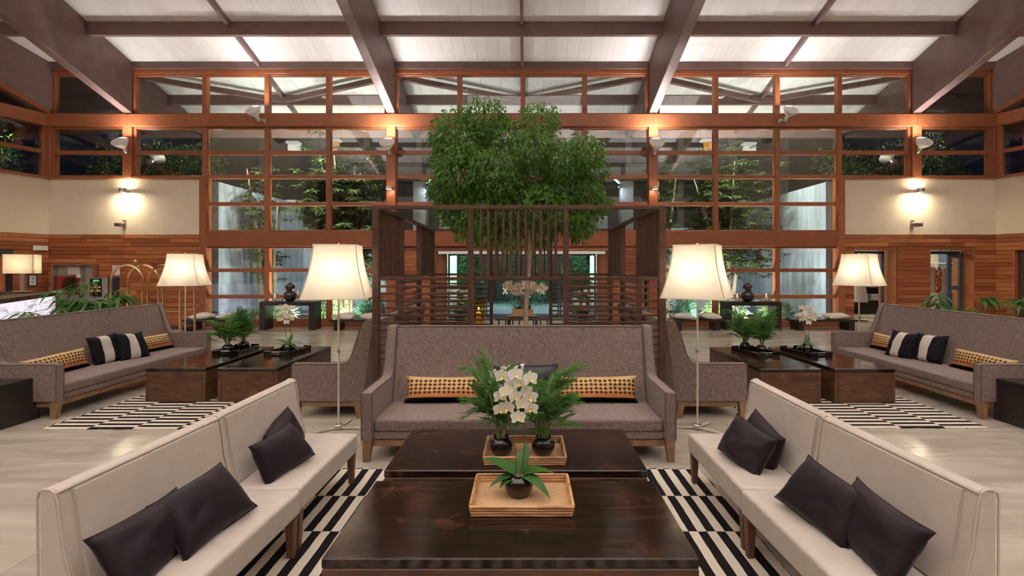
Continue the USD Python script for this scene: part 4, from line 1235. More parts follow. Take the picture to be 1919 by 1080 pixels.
GO = 'white orchids in black pots'
ORCH = make_orchid('white orchid in black pot on the nearest bamboo tray', (-.034, 2.40, PZ), 0, 3, GO)
dup(ORCH, 'white orchid in black pot on the trolley-side table', (-3.22, 6.47, TZ + .0085), .2, scale=1.0)
dup(ORCH, 'white orchid in black pot on the table beside the shop-side sofa', (3.78, 6.42, TZ + .0085), -.1)


# ------------------------------------------------------------------ the indoor tree
def make_tree():
    t = thing('indoor_ficus', 'tall weeping fig with pale trunk growing inside the slatted pavilion', 'tree', (0.0, 6.1, 0))
    r = np.random.default_rng(21)
    Y = 6.1

    def P(px, py, dy=0.0):
        return np.array([(px - VX) * (Y + dy) / FPX, dy, EYE - (py - VY) * (Y + dy) / FPX])
    trunk = [(.02, 0, 0.), (.012, 0, .5), (0.0, 0, .95), (.03, .0, 1.4), (.05, 0, 1.7), (.04, .0, 2.0), (-.02, 0, 2.35), (-.10, 0, 2.7), (-.25, 0, 3.1)]
    part('trunk', tube(trunk, [.052, .036, .032, .030, .028, .025, .022, .018, .010], 12), BARK, t, True)
    lumps = [(862, 255, 58), (905, 222, 45), (870, 320, 60), (935, 255, 45), (840, 300, 36), (1012, 225, 38), (1000, 275, 46), (930, 330, 60), (985, 340, 55), (860, 385, 48), (905, 400, 45), (1050, 300, 46), (1095, 285, 38), (1110, 315, 28), (1060, 355, 52),
             (1100, 365, 36), (1020, 385, 48), (955, 395, 48), (880, 425, 30), (1085, 415, 34), (1060, 400, 40), (940, 425, 34), (1010, 430, 34), (1118, 388, 22), (830, 350, 30), (836, 262, 30), (1085, 430, 22), (905, 440, 22), (960, 452, 20), (845, 400, 22), (1130, 378, 16)]
    Ps, Ds = [], []
    for i, (x, y, q) in enumerate(lumps):
        dy = float(r.uniform(-.28, .28))
        c = P(x, y, dy)
        R = q * (Y + dy) / FPX * .97
        if i % 2 == 0:
            b = np.array(trunk[5 + i % 4])
            part('branch', tube([b, b * .5 + c * .5 + (0, 0, .06), c], [.012, .007, .003], 5), BARK, t)
        n = int(560 * (q / 40) ** 2.1)
        d = r.normal(size=(n, 3)); d /= np.linalg.norm(d, axis=1, keepdims=True)
        rad = r.uniform(.35, 1.0, n) ** .55 * R
        # hanging sprigs: the leaves of a sprig share a line that droops
        pos = c + d * rad[:, None] * (1, 1.15, .95)
        Ps.append(pos)
        dr = d * (.8, .8, .25) + (0, 0, -.75) + r.normal(size=(n, 3)) * .38
        Ds.append(dr)
        k = int(n * .5)
        for s in range(2):
            pick = r.integers(0, n, k)
            dd = dr[pick] / np.linalg.norm(dr[pick], axis=1, keepdims=True)
            Ps.append(pos[pick] + dd * (.028 + .03 * s) + r.normal(size=(k, 3)) * .012)
            Ds.append(dd + r.normal(size=(k, 3)) * .35)
    P_, D_ = np.vstack(Ps), np.vstack(Ds)
    R = frames(D_, r.normal(size=(len(D_), 3)) * .8 + (0, -.4, 1.0))
    R[:, 1] *= .40
    part('foliage', scatter(*LEAF4, R, P_, r.uniform(.042, .066, len(P_))), LEAFT, t, kind='stuff')


make_tree()
t = thing('tree_spotlight', 'small black ground spotlight at the foot of the indoor tree', 'spotlight', (.16, 5.85, 0))  # out of view, body of the spot that lights the tree
part('housing', lathe([(0, 0), (.10, 0), (.10, .10), (.085, .12), (0, .11)], 20), BLACKMAT, t, 40)
part('trim_ring', lathe([(.085, .12), (.10, .10), (.105, .115), (.095, .125), (.085, .12)], 20), STEEL, t, 40)


# ------------------------------------------------------------------ planters behind the side sofas
def lance_plant(name, label, loc, height, spread, n, blade, m, seed, group=None):
    r = random.Random(seed)
    t = thing(name, label, 'potted plant', loc, 0, group)
    part('pot', lathe([(0, 0), (.17, 0), (.2, .02), (.22, .40), (.21, .41), (.19, .36), (0, .35)], 28), BLACKMAT, t, 40)
    part('soil', lathe([(.19, .36), (0, .375)], 20), SOIL, t)
    for k in range(n):
        a, el = r.uniform(0, 6.28), r.uniform(.7, 1.5)
        ln = height * r.uniform(.35, .85)
        b = np.array([math.cos(a) * .05, math.sin(a) * .05, .36])
        e = b + np.array([math.cos(a) * math.cos(el), math.sin(a) * math.cos(el), math.sin(el)]) * ln * (spread if el < 1 else .8)
        part('stalk', tube([b, (b + e) / 2 + (0, 0, .05), e], [.006, .005, .003], 5), CANE, t)
        for j in range(r.randint(6, 8)):
            q = a + (j - 3) * .55 + r.uniform(-.2, .2)
            ex = r.uniform(-.25, .5)
            x = np.array([math.cos(q) * math.cos(ex), math.sin(q) * math.cos(ex), math.sin(ex)])
            y = np.array([-math.sin(q), math.cos(q), 0])
            part('leaf', move(leaf(blade * r.uniform(.75, 1.15), blade * .17, r.uniform(.3, .8), .1, 4), e, axes=(x, y, np.cross(x, y))), m, t)
    return t


lance_plant('potted_plant', 'sparse potted palm in front of the glowing reception desk', (-6.38, 6.15, 0), 1.05, .7, 16, .28, LEAFB, 4)
lance_plant('potted_plant', 'bushy potted palm between the reception desk and the luggage trolleys', (-7.02, 7.65, 0), 1.42, .42, 64, .34, LEAFB, 8)
lance_plant('potted_plant', 'potted palm in front of the clothes doorway of the shop', (6.90, 7.75, 0), 1.22, .45, 30, .30, LEAFB, 12)
lance_plant('potted_plant', 'potted palm at the picture edge behind the shop-side sofa', (7.15, 6.35, 0), 1.28, .5, 38, .32, LEAFB, 15)


# ------------------------------------------------------------------ lamps on the glazed wall
FROST = plain('frosted_lens', (.62, .60, .58), .25)
def flood(label, x, z, lean, face=-1, y=None):
    y = YW - .16 if y is None else y
    t = thing('floodlight', label, 'floodlight', (x, y, z), 0, 'white dish floodlights on the window posts')
    d = np.array([lean * 1.2, face * 1.1, 1.0]); d /= np.linalg.norm(d)
    X = np.cross((0, 1, 0), d); X /= np.linalg.norm(X)
    ax = (X, np.cross(d, X), d)
    c = np.array([lean, face * .28, .10])
    dish = part('dish', move(lathe([(.045, -.13), (.075, -.10), (.115, -.06), (.155, -.01), (.182, .04), (.19, .06), (.182, .058), (.15, .0), (.10, -.045), (0, -.06)], 28), c, axes=ax), CHALK, t, 40)
    part('lens', move(lathe([(.178, .045), (.12, .052), (0, .055)], 24), c, axes=ax), FROST, dish, True)
    part('lamp_holder', move(lathe([(0, -.27), (.05, -.265), (.06, -.24), (.06, -.15), (.045, -.13), (0, -.13)], 20), c, axes=ax), STEEL, t, 40)
    part('bracket', cat([tube([c - d * .2, (0, 0, -.05)], .016, 8), cbox(-.05, .05, -.02, .03, -.11, .01, .004)]), STEEL, t)
    return t


FL = ['on the outer post above the luggage trolleys', 'on the high beam above the trolley-side garden window', 'on the trolley-side post beside the tree', 'on the shop-side post beside the tree',
      'on the high beam above the shop-side garden window', 'on the outer post above the shop doors']
for (fx, fz, ln), lab in zip(FLOODS, FL):
    flood('white dish floodlight ' + lab, XC + fx, fz - .04, ln)
for s, lab in ((-1, 'white dish floodlight outside the glass above the luggage trolleys'), (1, 'white dish floodlight outside the glass above the shop doors')):
    flood(lab, XC + s * 9.95, 4.42, 0, 1, YW + .22)


def sconce(label, x, z, y, m, r=.085, h=.10):
    t = thing('wall_sconce', label, 'wall lamp', (x, y, z), 0, 'cylinder wall lamps')
    part('body', move(lathe([(r - .012, -h / 2), (r, -h / 2), (r, h / 2), (r - .012, h / 2), (r - .014, 0), (r - .012, -h / 2)], 24), (0, -.16, 0)), m, t, 40)
    part('arm', cbox(-.03, .03, -.09, .02, -.02, .02, .003), m, t)
    part('lens', move(lathe([(0, -.01), (r - .015, -.01), (r - .015, .01), (0, .01)], 20), (0, -.16, 0)), emit(f'lens_{int((x + 50) * 100)}', (1, .9, .72), 7), t)
    return t


for s, lab in ((-1, 'cylinder wall lamp on the cream wall above the luggage trolleys'), (1, 'cylinder wall lamp on the cream wall above the shop doors')):
    x = (231 - VX) / FPX * 12.3 if s < 0 else (1724 - VX) / FPX * 12.3
    sconce(lab, x, 3.53, YW - .05, STEEL)
    light('disk', (x, YW - .21, 3.472), 430, (1, .86, .62), (0, .12, -1), .07)
    light('disk', (x, YW - .21, 3.588), 110, (1, .86, .62), (0, .12, 1), .07)
for s, lab in ((-1, 'small downlight on the trolley-side post beside the tree'), (1, 'small downlight on the shop-side post beside the tree')):
    sconce(lab, XC + s * 3.4, 3.58, YW - .14, CHALK, .08, .07)
    light('disk', (XC + s * 3.4, YW - .28, 3.54), 46, (1, .78, .5), (0, .25, -1), .055)
    light('disk', (XC + s * 3.4, YW - .28, 3.62), 10, (1, .78, .5), (0, .3, 1), .055)
for s, lab in ((-1, 'small grey security camera on the cream wall above the luggage trolleys'), (1, 'small grey security camera on the cream wall above the shop doors')):
    x = (225 - VX) / FPX * 12.3 if s < 0 else (1718 - VX) / FPX * 12.3
    t = thing('security_camera', lab, 'security camera', (x, YW - .05, 2.66), 0)
    part('bracket', cat([cbox(-.04, .04, -.03, .0, -.02, .12, .004), tube([(0, -.02, .05), (0, -.12, .0)], .018, 8)]), STEEL, t)
    part('housing', move(cbox(-.075, .13 if s > 0 else .075, -.20, -.06, -.06, .03, .01), (-.05 if s < 0 else 0, 0, 0)), plain(f'camera_housing_{"ab"[s > 0]}', (.16, .13, .10), .5), t)

# ------------------------------------------------------------------ consoles, benches and what stands on them
GOURD = [(0, 0), (.07, 0), (.085, .01), (.13, .06), (.155, .13), (.148, .19), (.10, .245), (.07, .265), (.085, .295), (.115, .34), (.112, .39), (.075, .43), (.04, .445), (.036, .47), (.028, .47), (.03, .44), (0, .44)]


def hurricane(label, loc):
    t = thing('candle_lantern', label, 'candle lantern', loc, 0, 'glass candle lanterns on the consoles')
    part('glass', lathe([(.055, .03), (.075, .07), (.085, .16), (.088, .24), (.086, .24), (.083, .16), (.073, .07), (.053, .032)], 24), THINGLASS, t, 40)
    part('foot', lathe([(0, 0), (.065, 0), (.065, .008), (.02, .02), (.02, .028), (.055, .032), (0, .034)], 20), STEEL, t)
    c = part('candle', lathe([(0, .034), (.033, .034), (.033, .12), (0, .118)], 16), WAXM, t)
    part('flame', lathe([(0, .122), (.010, .135), (.007, .155), (0, .175)], 10), FLAME, c)
    return t


H0 = None
for s, x0, side in ((-1, -5.88, 'trolley-side'), (1, 5.62, 'shop-side')):
    t = thing('console_table', f'dark console table against the {side} garden window', 'console table', (x0, 11.95, 0), 0, 'dark console tables under the garden windows')
    w = .68
    part('table_top', cbox(-w, w, -.2, .2, .60, .695, .004), BLACKWOOD, t)
    part('side_leg', cbox(-w, -w + .14, -.2, .2, 0, .60, .004), BLACKWOOD, t)
    part('side_leg', cbox(w - .14, w, -.2, .2, 0, .60, .004), BLACKWOOD, t)
    v = thing('gourd_vase', f'black gourd-shaped vase on the {side} console', 'vase', (x0 + (0.0 if s < 0 else -.08), 11.92, .695), 0, 'black gourd vases')
    part('vase_body', lathe(GOURD, 32), BLACKGLAZE, v, 40)
    part('waist_ring', lathe([(.070, .255), (.082, .262), (.082, .272), (.070, .278)], 24), BLACKMAT, v)
    for dx, wd in ((-.37, 'trolley end'), (.36, 'shop end')):
        lab = f'glass candle lantern on the {side} console, {wd}'
        loc = (x0 + dx + (.0 if s < 0 else .02), 11.9, .695)
        H0, _ = (hurricane(lab, loc), 0) if H0 is None else (H0, dup(H0, lab, loc))
        light('sphere', (loc[0], loc[1], loc[2] + .19), 30, (1, .62, .26), radius=.012)
B0 = None
for x0, wd, side in ((-7.65, 1.5, 'corner by the luggage trolleys'), (-4.15, 1.3, 'trolley side of the entrance'), (4.22, 1.3, 'shop side of the entrance'), (7.35, 1.6, 'corner by the shop')):
    t = thing('low_bench', f'low dark bench under the window, {side}', 'bench', (x0, 11.85, 0), 0, 'low dark benches under the windows')
    h = wd / 2
    part('seat_board', cbox(-h, h, -.21, .21, .215, .265, .004), BLACKWOOD, t)
    for s in (-1, 1):
        part('leg_panel', cbox(s * (h - .18) - .07, s * (h - .18) + .07, -.19, .19, 0, .214, .004), BLACKWOOD, t)
    for k, (dx, nm) in enumerate(((-.33, 'trolley end'), (.33, 'shop end'))):
        cushion('white_cushion', f'flat white cushion on the low bench, {side}, {nm}', 'cushion', .52, .40, .16, LINEN, (x0 + dx, 11.85, .335), ((1, .05 * k, 0), (-.05 * k, 1, 0), (0, 0, 1)), 'flat white cushions on the window benches', 50 + k + int(x0 * 3))

# ------------------------------------------------------------------ at the entrance
t = thing('entrance_table', 'small dark table under the orchid planter before the entrance', 'table', (-.06, 9.5, 0), 0)
part('table_top', cbox(-.30, .30, -.2, .2, .53, .585, .004), BLACKWOOD, t)
for x in (-.27, .27):
    for y in (-.17, .17):
        part('leg', box(x - .025, x + .025, y - .025, y + .025, 0, .53), BLACKWOOD, t)
t = thing('orchid_planter', 'wooden box planter with a cloud of cream orchids before the entrance', 'planter', (-.06, 9.5, .585))
part('planter_box', cat([cbox(-.21, .21, -.11, -.09, 0, .14, .003), cbox(-.21, .21, .09, .11, 0, .14, .003), cbox(-.21, -.19, -.09, .09, 0, .14, .003), cbox(.19, .21, -.09, .09, 0, .14, .003), box(-.2, .2, -.1, .1, .005, .02)]), WICKER, t)
part('soil', box(-.19, .19, -.09, .09, .02, .12), SOIL, t)
r = random.Random(77)
for k in range(16):
    a = r.uniform(0, 6.28); el = r.uniform(.5, 1.2)
    x = np.array([math.cos(a) * math.cos(el), math.sin(a) * math.cos(el), math.sin(el)]); y = np.array([-math.sin(a), math.cos(a), 0])
    part('leaf', move(leaf(.27, .07, .35, .2, 5), (r.uniform(-.14, .14), r.uniform(-.05, .05), .12), axes=(x, y, np.cross(x, y))), LEAFO, t)
for k in range(13):
    s = -1 if k % 2 else 1
    b = np.array([s * r.uniform(.0, .12), r.uniform(-.05, .05), .12])
    e = b + (s * r.uniform(.02, .38), r.uniform(-.1, .1), r.uniform(.38, .55))
    pts = np.array([b, b + (s * .01, 0, .30), b * .5 + e * .5 + (0, 0, .22), e])
    q = np.linspace(0, 1, 12)
    Pq = np.stack([np.interp(q, np.linspace(0, 1, 4), pts[:, c]) for c in range(3)], 1)
    part('flower_stem', tube(Pq, .004, 5), STEM, t)
    for j in range(7):
        c = Pq[5 + j] if 5 + j < 12 else Pq[-1]
        a = r.uniform(-.7, .7)
        f = np.array([math.sin(a), -math.cos(a), r.uniform(-.4, .1)]); f /= np.linalg.norm(f)
        x = np.cross((0, 0, 1.0), f); x /= np.linalg.norm(x)
        part('flower', move(FLOWER, c + np.array([r.uniform(-.05, .05), -.02, r.uniform(-.05, .04)]), axes=(x, np.cross(f, x), f), scale=1.5), PETALC, t)
t = thing('pillar_lantern', 'tall amber glass lantern with a lit candle behind the slatted pavilion', 'lantern', (-.86, 8.75, 0))
part('pedestal', cat([cbox(-.13, .13, -.13, .13, 0, .03, .004), cbox(-.1, .1, -.1, .1, .03, .50, .004), cbox(-.13, .13, -.13, .13, .50, .53, .004)]), BLACKWOOD, t)
part('glass', lathe([(.09, .53), (.11, .60), (.112, .92), (.10, .98), (.097, .98), (.109, .92), (.107, .60), (.088, .535)], 24), AMBERGLASS, t, 40)
c = part('candle', lathe([(0, .53), (.05, .53), (.05, .72), (0, .715)], 16), WAXM, t)
part('flame', lathe([(0, .72), (.016, .745), (.011, .78), (0, .81)], 10), FLAME, c)
light('sphere', (-.86, 8.75, .80), 60, (1, .72, .3), radius=.02)
for x, lab in ((-1.85, 'white flowering plant in the lobby on the trolley side'), (1.62, 'white flowering plant in the lobby on the shop side')):
    t = thing('flowering_plant', lab, 'flowering plant', (x, 13.6, 0), 0, 'white flowering plants flanking the lobby')
    part('pot', lathe([(0, 0), (.14, 0), (.18, .3), (.17, .31), (.15, .28), (0, .27)], 24), BLACKMAT, t, 40)
    r = random.Random(int(x * 10) + 50)
    for k in range(26):
        a = r.uniform(0, 6.28); el = r.uniform(.2, 1.3)
        X = np.array([math.cos(a) * math.cos(el), math.sin(a) * math.cos(el), math.sin(el)]); Yv = np.array([-math.sin(a), math.cos(a), 0])
        part('leaf', move(leaf(.36, .11, .5, .2, 4), (0, 0, .27 + r.uniform(0, .3)), axes=(X, Yv, np.cross(X, Yv))), LEAFB, t)
    for k in range(16):
        p = np.array([r.uniform(-.25, .25), r.uniform(-.25, .1), r.uniform(.45, .95)])
        part('flower', move(FLOWER, p, axes=((1, 0, 0), (0, 0, 1), (0, -1, 0)), scale=1.9), PETAL, t)

# ------------------------------------------------------------------ reception corner
t = thing('reception_desk', 'reception desk with glowing backlit onyx front and black top', 'reception desk')
pts = np.array([(-6.75, 5.35), (-7.68, 6.98), (-8.81, 8.95), (-10.4, 9.35)])
for k in range(3):
    a, b = pts[k], pts[k + 1]
    d = (b - a) / np.linalg.norm(b - a); nr = np.array([d[1], -d[0]])
    L = np.linalg.norm(b - a)
    n = max(1, round(L / 1.0))
    for i in range(n):
        p, q = a + d * (L * i / n + .006), a + d * (L * (i + 1) / n - .006)
        part('onyx_panel', hexa([(*p, .10), (*q, .10), (*(q - nr * .04), .10), (*(p - nr * .04), .10)], [(*p, 1.01), (*q, 1.01), (*(q - nr * .04), 1.01), (*(p - nr * .04), 1.01)]), ONYX, t, label='backlit white onyx panel')
    for nm, z0, z1, o, mm in (('desk_top', 1.02, 1.085, .05, BLACKWOOD), ('plinth', 0, .09, -.03, BLACKMAT), ('desk_body', .1, 1.015, -.05, BLACKMAT)):
        p, q = a + nr * o, b + nr * o
        w = nr * (.62 if nm != 'desk_body' else .5)
        part(nm, hexa([(*p, z0), (*q, z0), (*(q - w), z0), (*(p - w), z0)], [(*p, z1), (*q, z1), (*(q - w), z1), (*(p - w), z1)]), mm, t)
t = thing('desk_lamp', 'table lamp with square pleated shade standing on the reception desk', 'table lamp', (-9.30, 8.83, 1.085), .5)
part('base', cbox(-.1, .1, -.1, .1, 0, .025, .004), STEEL, t)
part('pole', cbox(-.032, .032, -.032, .032, .025, .38, .004), STEEL, t)
sq = [(-.2, -.2), (.2, -.2), (.2, .2), (-.2, .2)]
part('shade', tri([(*p, z) for z in (.35, .70) for p in sq], [(i, (i + 1) % 4, 4 + (i + 1) % 4, 4 + i) for i in range(4)]), SHADE, t)
part('shade_trim', cat([tube([(x, y, .35), (x, y, .70)], .004, 4) for x, y in sq]), SHADETRIM, t)
light('sphere', (-9.30, 8.83, 1.61), 50, (1, .80, .48), radius=.035)
t = thing('desk_sign', 'small white card lying on the reception desk beside the lamp', 'card', (-8.62, 8.75, 1.085), .3)
part('card_face', cbox(-.09, .09, -.02, .02, 0, .03, .002), PAPER, t)
t = thing('emergency_light', 'white emergency light high on the planked side wall', 'emergency light')
part('housing', WL(cbox(.06, .36, .03, .09, 1.97, 2.10, .015)), CHALK, t)
part('diffuser', WL(cbox(.09, .33, .09, .105, 1.985, 2.085, .006)), PAPER, t)
t = thing('wall_notice', 'plain white notice on the planked side wall beside the desk lamp', 'notice')
part('sheet', WL(cbox(.17, .37, .03, .045, 1.40, 1.57, .002)), PAPER, t)
t = thing('framed_notice', 'dark framed white notice on the planked side wall', 'framed notice')
part('frame', WL(cat([cbox(.27, .29, .03, .05, 1.07, 1.36, .002), cbox(.43, .45, .03, .05, 1.07, 1.36, .002), cbox(.29, .43, .03, .05, 1.07, 1.09, .002), cbox(.29, .43, .03, .05, 1.34, 1.36, .002)])), BLACKMAT, t)
part('sheet', WL(cbox(.29, .43, .03, .04, 1.09, 1.34, .001)), PAPER, t)
part('printed_text', WL(cat([cbox(.32, .40 - .02 * (i % 3), .0405, .042, 1.28 - .035 * i, 1.292 - .035 * i, .0005) for i in range(5)])), BLACKMAT, t)

yb = YW - .06
t = thing('fire_hose_cabinet', 'glass-fronted fire hose cabinet with red interior on the planked wall', 'fire cabinet', (-11.66, yb, 0))
part('back_box', box(-.53, .53, -.02, 0, .62, 1.62), plain('cabinet_grey', (.36, .33, .30), .5), t)
part('frame', cat([cbox(-.55, -.51, -.15, 0, .6, 1.64, .004), cbox(.49, .53, -.15, 0, .6, 1.64, .004), cbox(-.51, .49, -.15, 0, 1.60, 1.64, .004), cbox(-.51, .49, -.15, 0, .60, .64, .004), cbox(.18, .21, -.15, 0, .64, 1.6, .004)]), STEEL, t)
part('red_panel', box(-.5, .17, -.06, -.03, .85, 1.32), RED, t)
part('hose_reel', move(lathe([(0, -.03), (.17, -.03), (.19, -.01), (.19, .03), (.17, .05), (0, .05)], 24), (-.12, -.09, 1.1), axes=((1, 0, 0), (0, 0, 1), (0, -1, 0))), BLACKMAT, t)
part('label_plate', box(-.22, .10, -.05, -.035, 1.36, 1.56), PAPER, t)
part('glass_door', box(-.51, .49, -.155, -.148, .64, 1.6), THINGLASS, t)
part('latch', cbox(.12, .22, -.175, -.155, 1.28, 1.38, .004), PAPER, t)
t = thing('wall_poster', 'white notice on the planked wall beside the fire hose cabinet', 'notice', (-10.66, yb, 0))
part('sheet', box(-.095, .095, -.015, 0, 1.34, 1.60), PAPER, t)
part('emblem', move(lathe([(0, 0), (.03, 0), (.03, .003), (0, .003)], 12), (0, -.0155, 1.51), axes=((1, 0, 0), (0, 0, 1), (0, -1, 0))), plain('ink_grey', (.3, .28, .27), .6), t)
t = thing('coffee_machine', 'grey coffee vending machine with black button panel beside the luggage trolleys', 'vending machine', (-9.67, 10.97, 0))
part('cabinet_body', cbox(-.205, .205, -.15, .17, .06, 1.315, .01), plain('machine_side', (.012, .014, .028), .35), t)
part('front_panel', cbox(-.205, .205, -.17, -.15, .08, 1.31, .004), plain('machine_front', (.30, .30, .30), .35, metallic=.5), t)
part('button_panel', cbox(-.175, .09, -.182, -.17, .88, 1.29, .003), BLACKGLAZE, t)
part('display', cbox(-.1, .03, -.186, -.182, 1.22, 1.265, .001), emit('machine_display', (.15, 1, .45), .5), t)
for i in range(2):
    for j in range(5):
        part('button', cbox(-.16 + j * .048, -.126 + j * .048, -.187, -.182, 1.08 - .08 * i, 1.115 - .08 * i, .001), emit(f'machine_button_{i}{j}', (1, .45, .2) if (i + j) % 3 else (.8, .8, .7), .5), t)
part('plinth', box(-.19, .19, -.14, .15, 0, .06), BLACKMAT, t)


def trolley(label, loc, rz):
    t = thing('luggage_trolley', label, 'luggage trolley', loc, rz, 'brass birdcage luggage trolleys')
    w, d = .295, .19
    for y in (-d, d):
        a = np.linspace(0, math.pi, 17)
        pts = [(-w, y, .2), (-w, y, 1.27)] + [(-w * math.cos(q), y, 1.29 + .30 * math.sin(q)) for q in a] + [(w, y, 1.27), (w, y, .2)]
        part('arch', tube(pts, .019, 8), BRASS, t)
        part('rail', tube([(-w, y, .74), (w, y, .74)], .008, 6), BRASS, t)
    part('ridge_bar', tube([(0, -d, 1.59), (0, d, 1.59)], .014, 8), BRASS, t)
    part('ball_finial', move(trimesh.creation.icosphere(2, .038), (0, 0, 1.66)), BRASS, t, True)
    part('finial_stem', tube([(0, 0, 1.59), (0, 0, 1.63)], .01, 6), BRASS, t)
    for x in (-w, w):
        part('rail', tube([(x, -d, .74), (x, d, .74)], .008, 6), BRASS, t)
    part('deck', cbox(-w - .035, w + .035, -d - .06, d + .06, .15, .2, .01), plain('deck_carpet' if rz == 0 else 'deck_carpet_b', (.10, .02, .02), .95), t)
    for x in (-w, w):
        for y in (-d, d):
            part('caster', move(lathe([(0, -.02), (.065, -.02), (.07, 0), (.065, .02), (0, .02)], 18), (x, y, .072), axes=((1, 0, 0), (0, 0, 1), (0, -1, 0))), BLACKMAT, t)
            part('fork', cbox(x - .02, x + .02, y - .03, y + .03, .10, .155, .003), STEEL, t)
    return t


trolley('brass birdcage luggage trolley beside the coffee machine', (-7.306, 8.94, 0), 0)
trolley('brass birdcage luggage trolley behind the floor lamp', (-6.62, 8.94, 0), .0001)
t = thing('side_stand', 'small dark stand behind the sofa beside the luggage trolleys', 'stand', (-7.75, 10.6, 0))
part('stand_top', cbox(-.35, .35, -.2, .2, .19, .24, .004), BLACKWOOD, t)
for x in (-.3, .3):
    part('leg', cbox(x - .03, x + .03, -.18, .18, 0, .19, .003), BLACKWOOD, t)

# ------------------------------------------------------------------ the shop
GS = 'white garments on the shop rail'
t = thing('clothes_rail', 'clothes rail seen through the middle shop doorway', 'clothes rail', (12.2, 13.9, 0))
part('rail', tube([(-.7, 0, 1.66), (.7, 0, 1.66)], .014, 8), STEEL, t)
for x in (-.7, .7):
    part('upright', tube([(x, 0, 0), (x, 0, 1.66)], .014, 8), STEEL, t)
    part('foot', cbox(x - .02, x + .02, -.25, .25, 0, .03, .004), STEEL, t)
for i, (x, m, lab) in enumerate(((11.83, LINEN, 'white shirt on the shop rail, trolley end'), (12.04, noisy('red_print', [(.45, (.66, .58, .5)), (.5, (.5, .05, .04)), (1, (.45, .04, .03))], (1, 1, 1), 9, 2, .9, 'object'), 'red and white patterned scarf hanging on the shop rail'),
                                 (12.25, LINEN, 'white shirt on the shop rail beside the patterned scarf'), (12.48, LINEN, 'white shirt on the shop rail, last along'))):
    g = thing('hanging_garment', lab, 'garment', (x, 13.9, 0), .25, GS if m is LINEN else None)
    u = np.linspace(0, 1, 9)
    w = .11 if i == 1 else .17
    prof = [(-w * .35, 1.56), (-w, 1.50), (-w * 1.02, 1.2), (-w * 1.1, .80), (w * 1.1, .80), (w * 1.02, 1.2), (w, 1.50), (w * .35, 1.56)]
    mm = bevel_extrude(prof[::-1], .05, .012)
    part('cloth', tri(np.c_[mm.vertices[:, 0], mm.vertices[:, 2] - .025, mm.vertices[:, 1]], mm.faces), m, g)
    part('hanger', tube([(-w * .8, 0, 1.53), (0, 0, 1.60), (w * .8, 0, 1.53)], .006, 6), BLACKMAT, g)
    part('hook', tube([(0, 0, 1.60), (0, .0, 1.64), (.015, 0, 1.675), (-.005, 0, 1.685)], .004, 6), STEEL, g)
t = thing('dress_form', 'headless torso stand in a long pale dress behind the far shop doorway lamp', 'dress form', (9.62, 13.75, 0))
part('dress', lathe([(.20, .55), (.17, .8), (.13, 1.05), (.16, 1.25), (.17, 1.38), (.07, 1.46), (.045, 1.52), (0, 1.53)], 20), plain('pale_dress', (.42, .45, .45), .85), t, 40)
part('pole', tube([(0, 0, .02), (0, 0, .6)], .015, 8), BLACKMAT, t)
part('base', lathe([(0, 0), (.2, 0), (.19, .02), (0, .025)], 20), BLACKMAT, t)
T0 = None
r = random.Random(5)
for sx, sy, lab in ((10.35, 14.6, 'dark shop shelf of folded cloths behind the first doorway'), (13.35, 14.5, 'dark shop shelf of folded cloths behind the clothes rail'), (15.9, 13.6, 'dark shop shelf behind the side doorway')):
    t = thing('shop_shelf', lab, 'shelf unit', (sx, sy, 0), 0)
    for x in (-.62, .62):
        part('side_panel', cbox(x - .025, x + .025, -.2, .2, 0, 2.1, .003), NAVY, t)
    for z in (.15, .55, .95, 1.35, 1.75):
        part('shelf_board', cbox(-.6, .6, -.2, .2, z - .03, z, .003), BLACKWOOD, t)
    part('back_panel', box(-.6, .6, .18, .2, .1, 2.1), DARKWALL, t)
    for zi, z in enumerate((.55, .95, 1.35)):
        for k in range(2):
            for q in range(r.randint(2, 3)):
                x = -.3 + .6 * k
                lb = f'folded cloth on the {("low", "middle", "high")[zi]} board, {("first", "second")[k]} pile, {("bottom", "second", "top")[q]} one, ' + lab.split(' behind ')[1].replace('the ', '', 1)
                c = thing('folded_cloth', lb, 'folded cloth', (sx + x, sy - .02, z + q * .062), 0, 'folded cloths on the shop shelves')
                part('cloth', soft_box(-.21, .21, -.15, .15, 0, .06, .02, .004, 6, q, 0), plain(f'cloth_{len(_used)}', ((.42, .50, .50), (.55, .52, .44), (.30, .38, .42))[(q + k + zi) % 3], .9), c, 50)

# ------------------------------------------------------------------ outside: garden courts, opposite wing, street
ground = struct('ground')
part('courtyard_soil', box(-40, 40, 12.62, 45, -.5, -.06), EARTH, ground)
part('street', box(-9, 9, 16.2, 24, -.06, -.03), ASPHALT, ground)
for s, side in ((-1, 'trolley-side'), (1, 'shop-side')):
    t = thing('concrete_wall', f'tall board-marked concrete wall in the {side} garden court', 'concrete wall', (XC + s * 8.2, 0, 0))
    part('wall_slab', cbox(-.1, .1, 12.75, 17.6, -.1, 3.83, .01), CONCRETE, t)
    part('return_slab', cbox(min(-.1, -s * 3.2), max(.1, -s * 3.2), 17.6, 17.8, -.1, 3.0, .01), CONCRETE, t)
    # raised planted roof beyond the cream wall
    t = thing('roof_planter', f'raised earth bed beyond the {side} cream wall', 'planter', kind='structure')
    a, b = XC + s * 8.35, XC + s * 17
    part('bed', box(min(a, b), max(a, b), 15.75, 19, -.1, 3.75), EARTH, t)
    part('bed_lip', box(min(a, b), max(a, b), 12.8, 15.75, 2.6, 3.75), EARTH, t)
    part('side_bed', WL(box(0, 9, -3, -.4, 2.6, 3.7)) if s < 0 else WR(box(0, 9, -3, -.4, 2.6, 3.7)), EARTH, t)


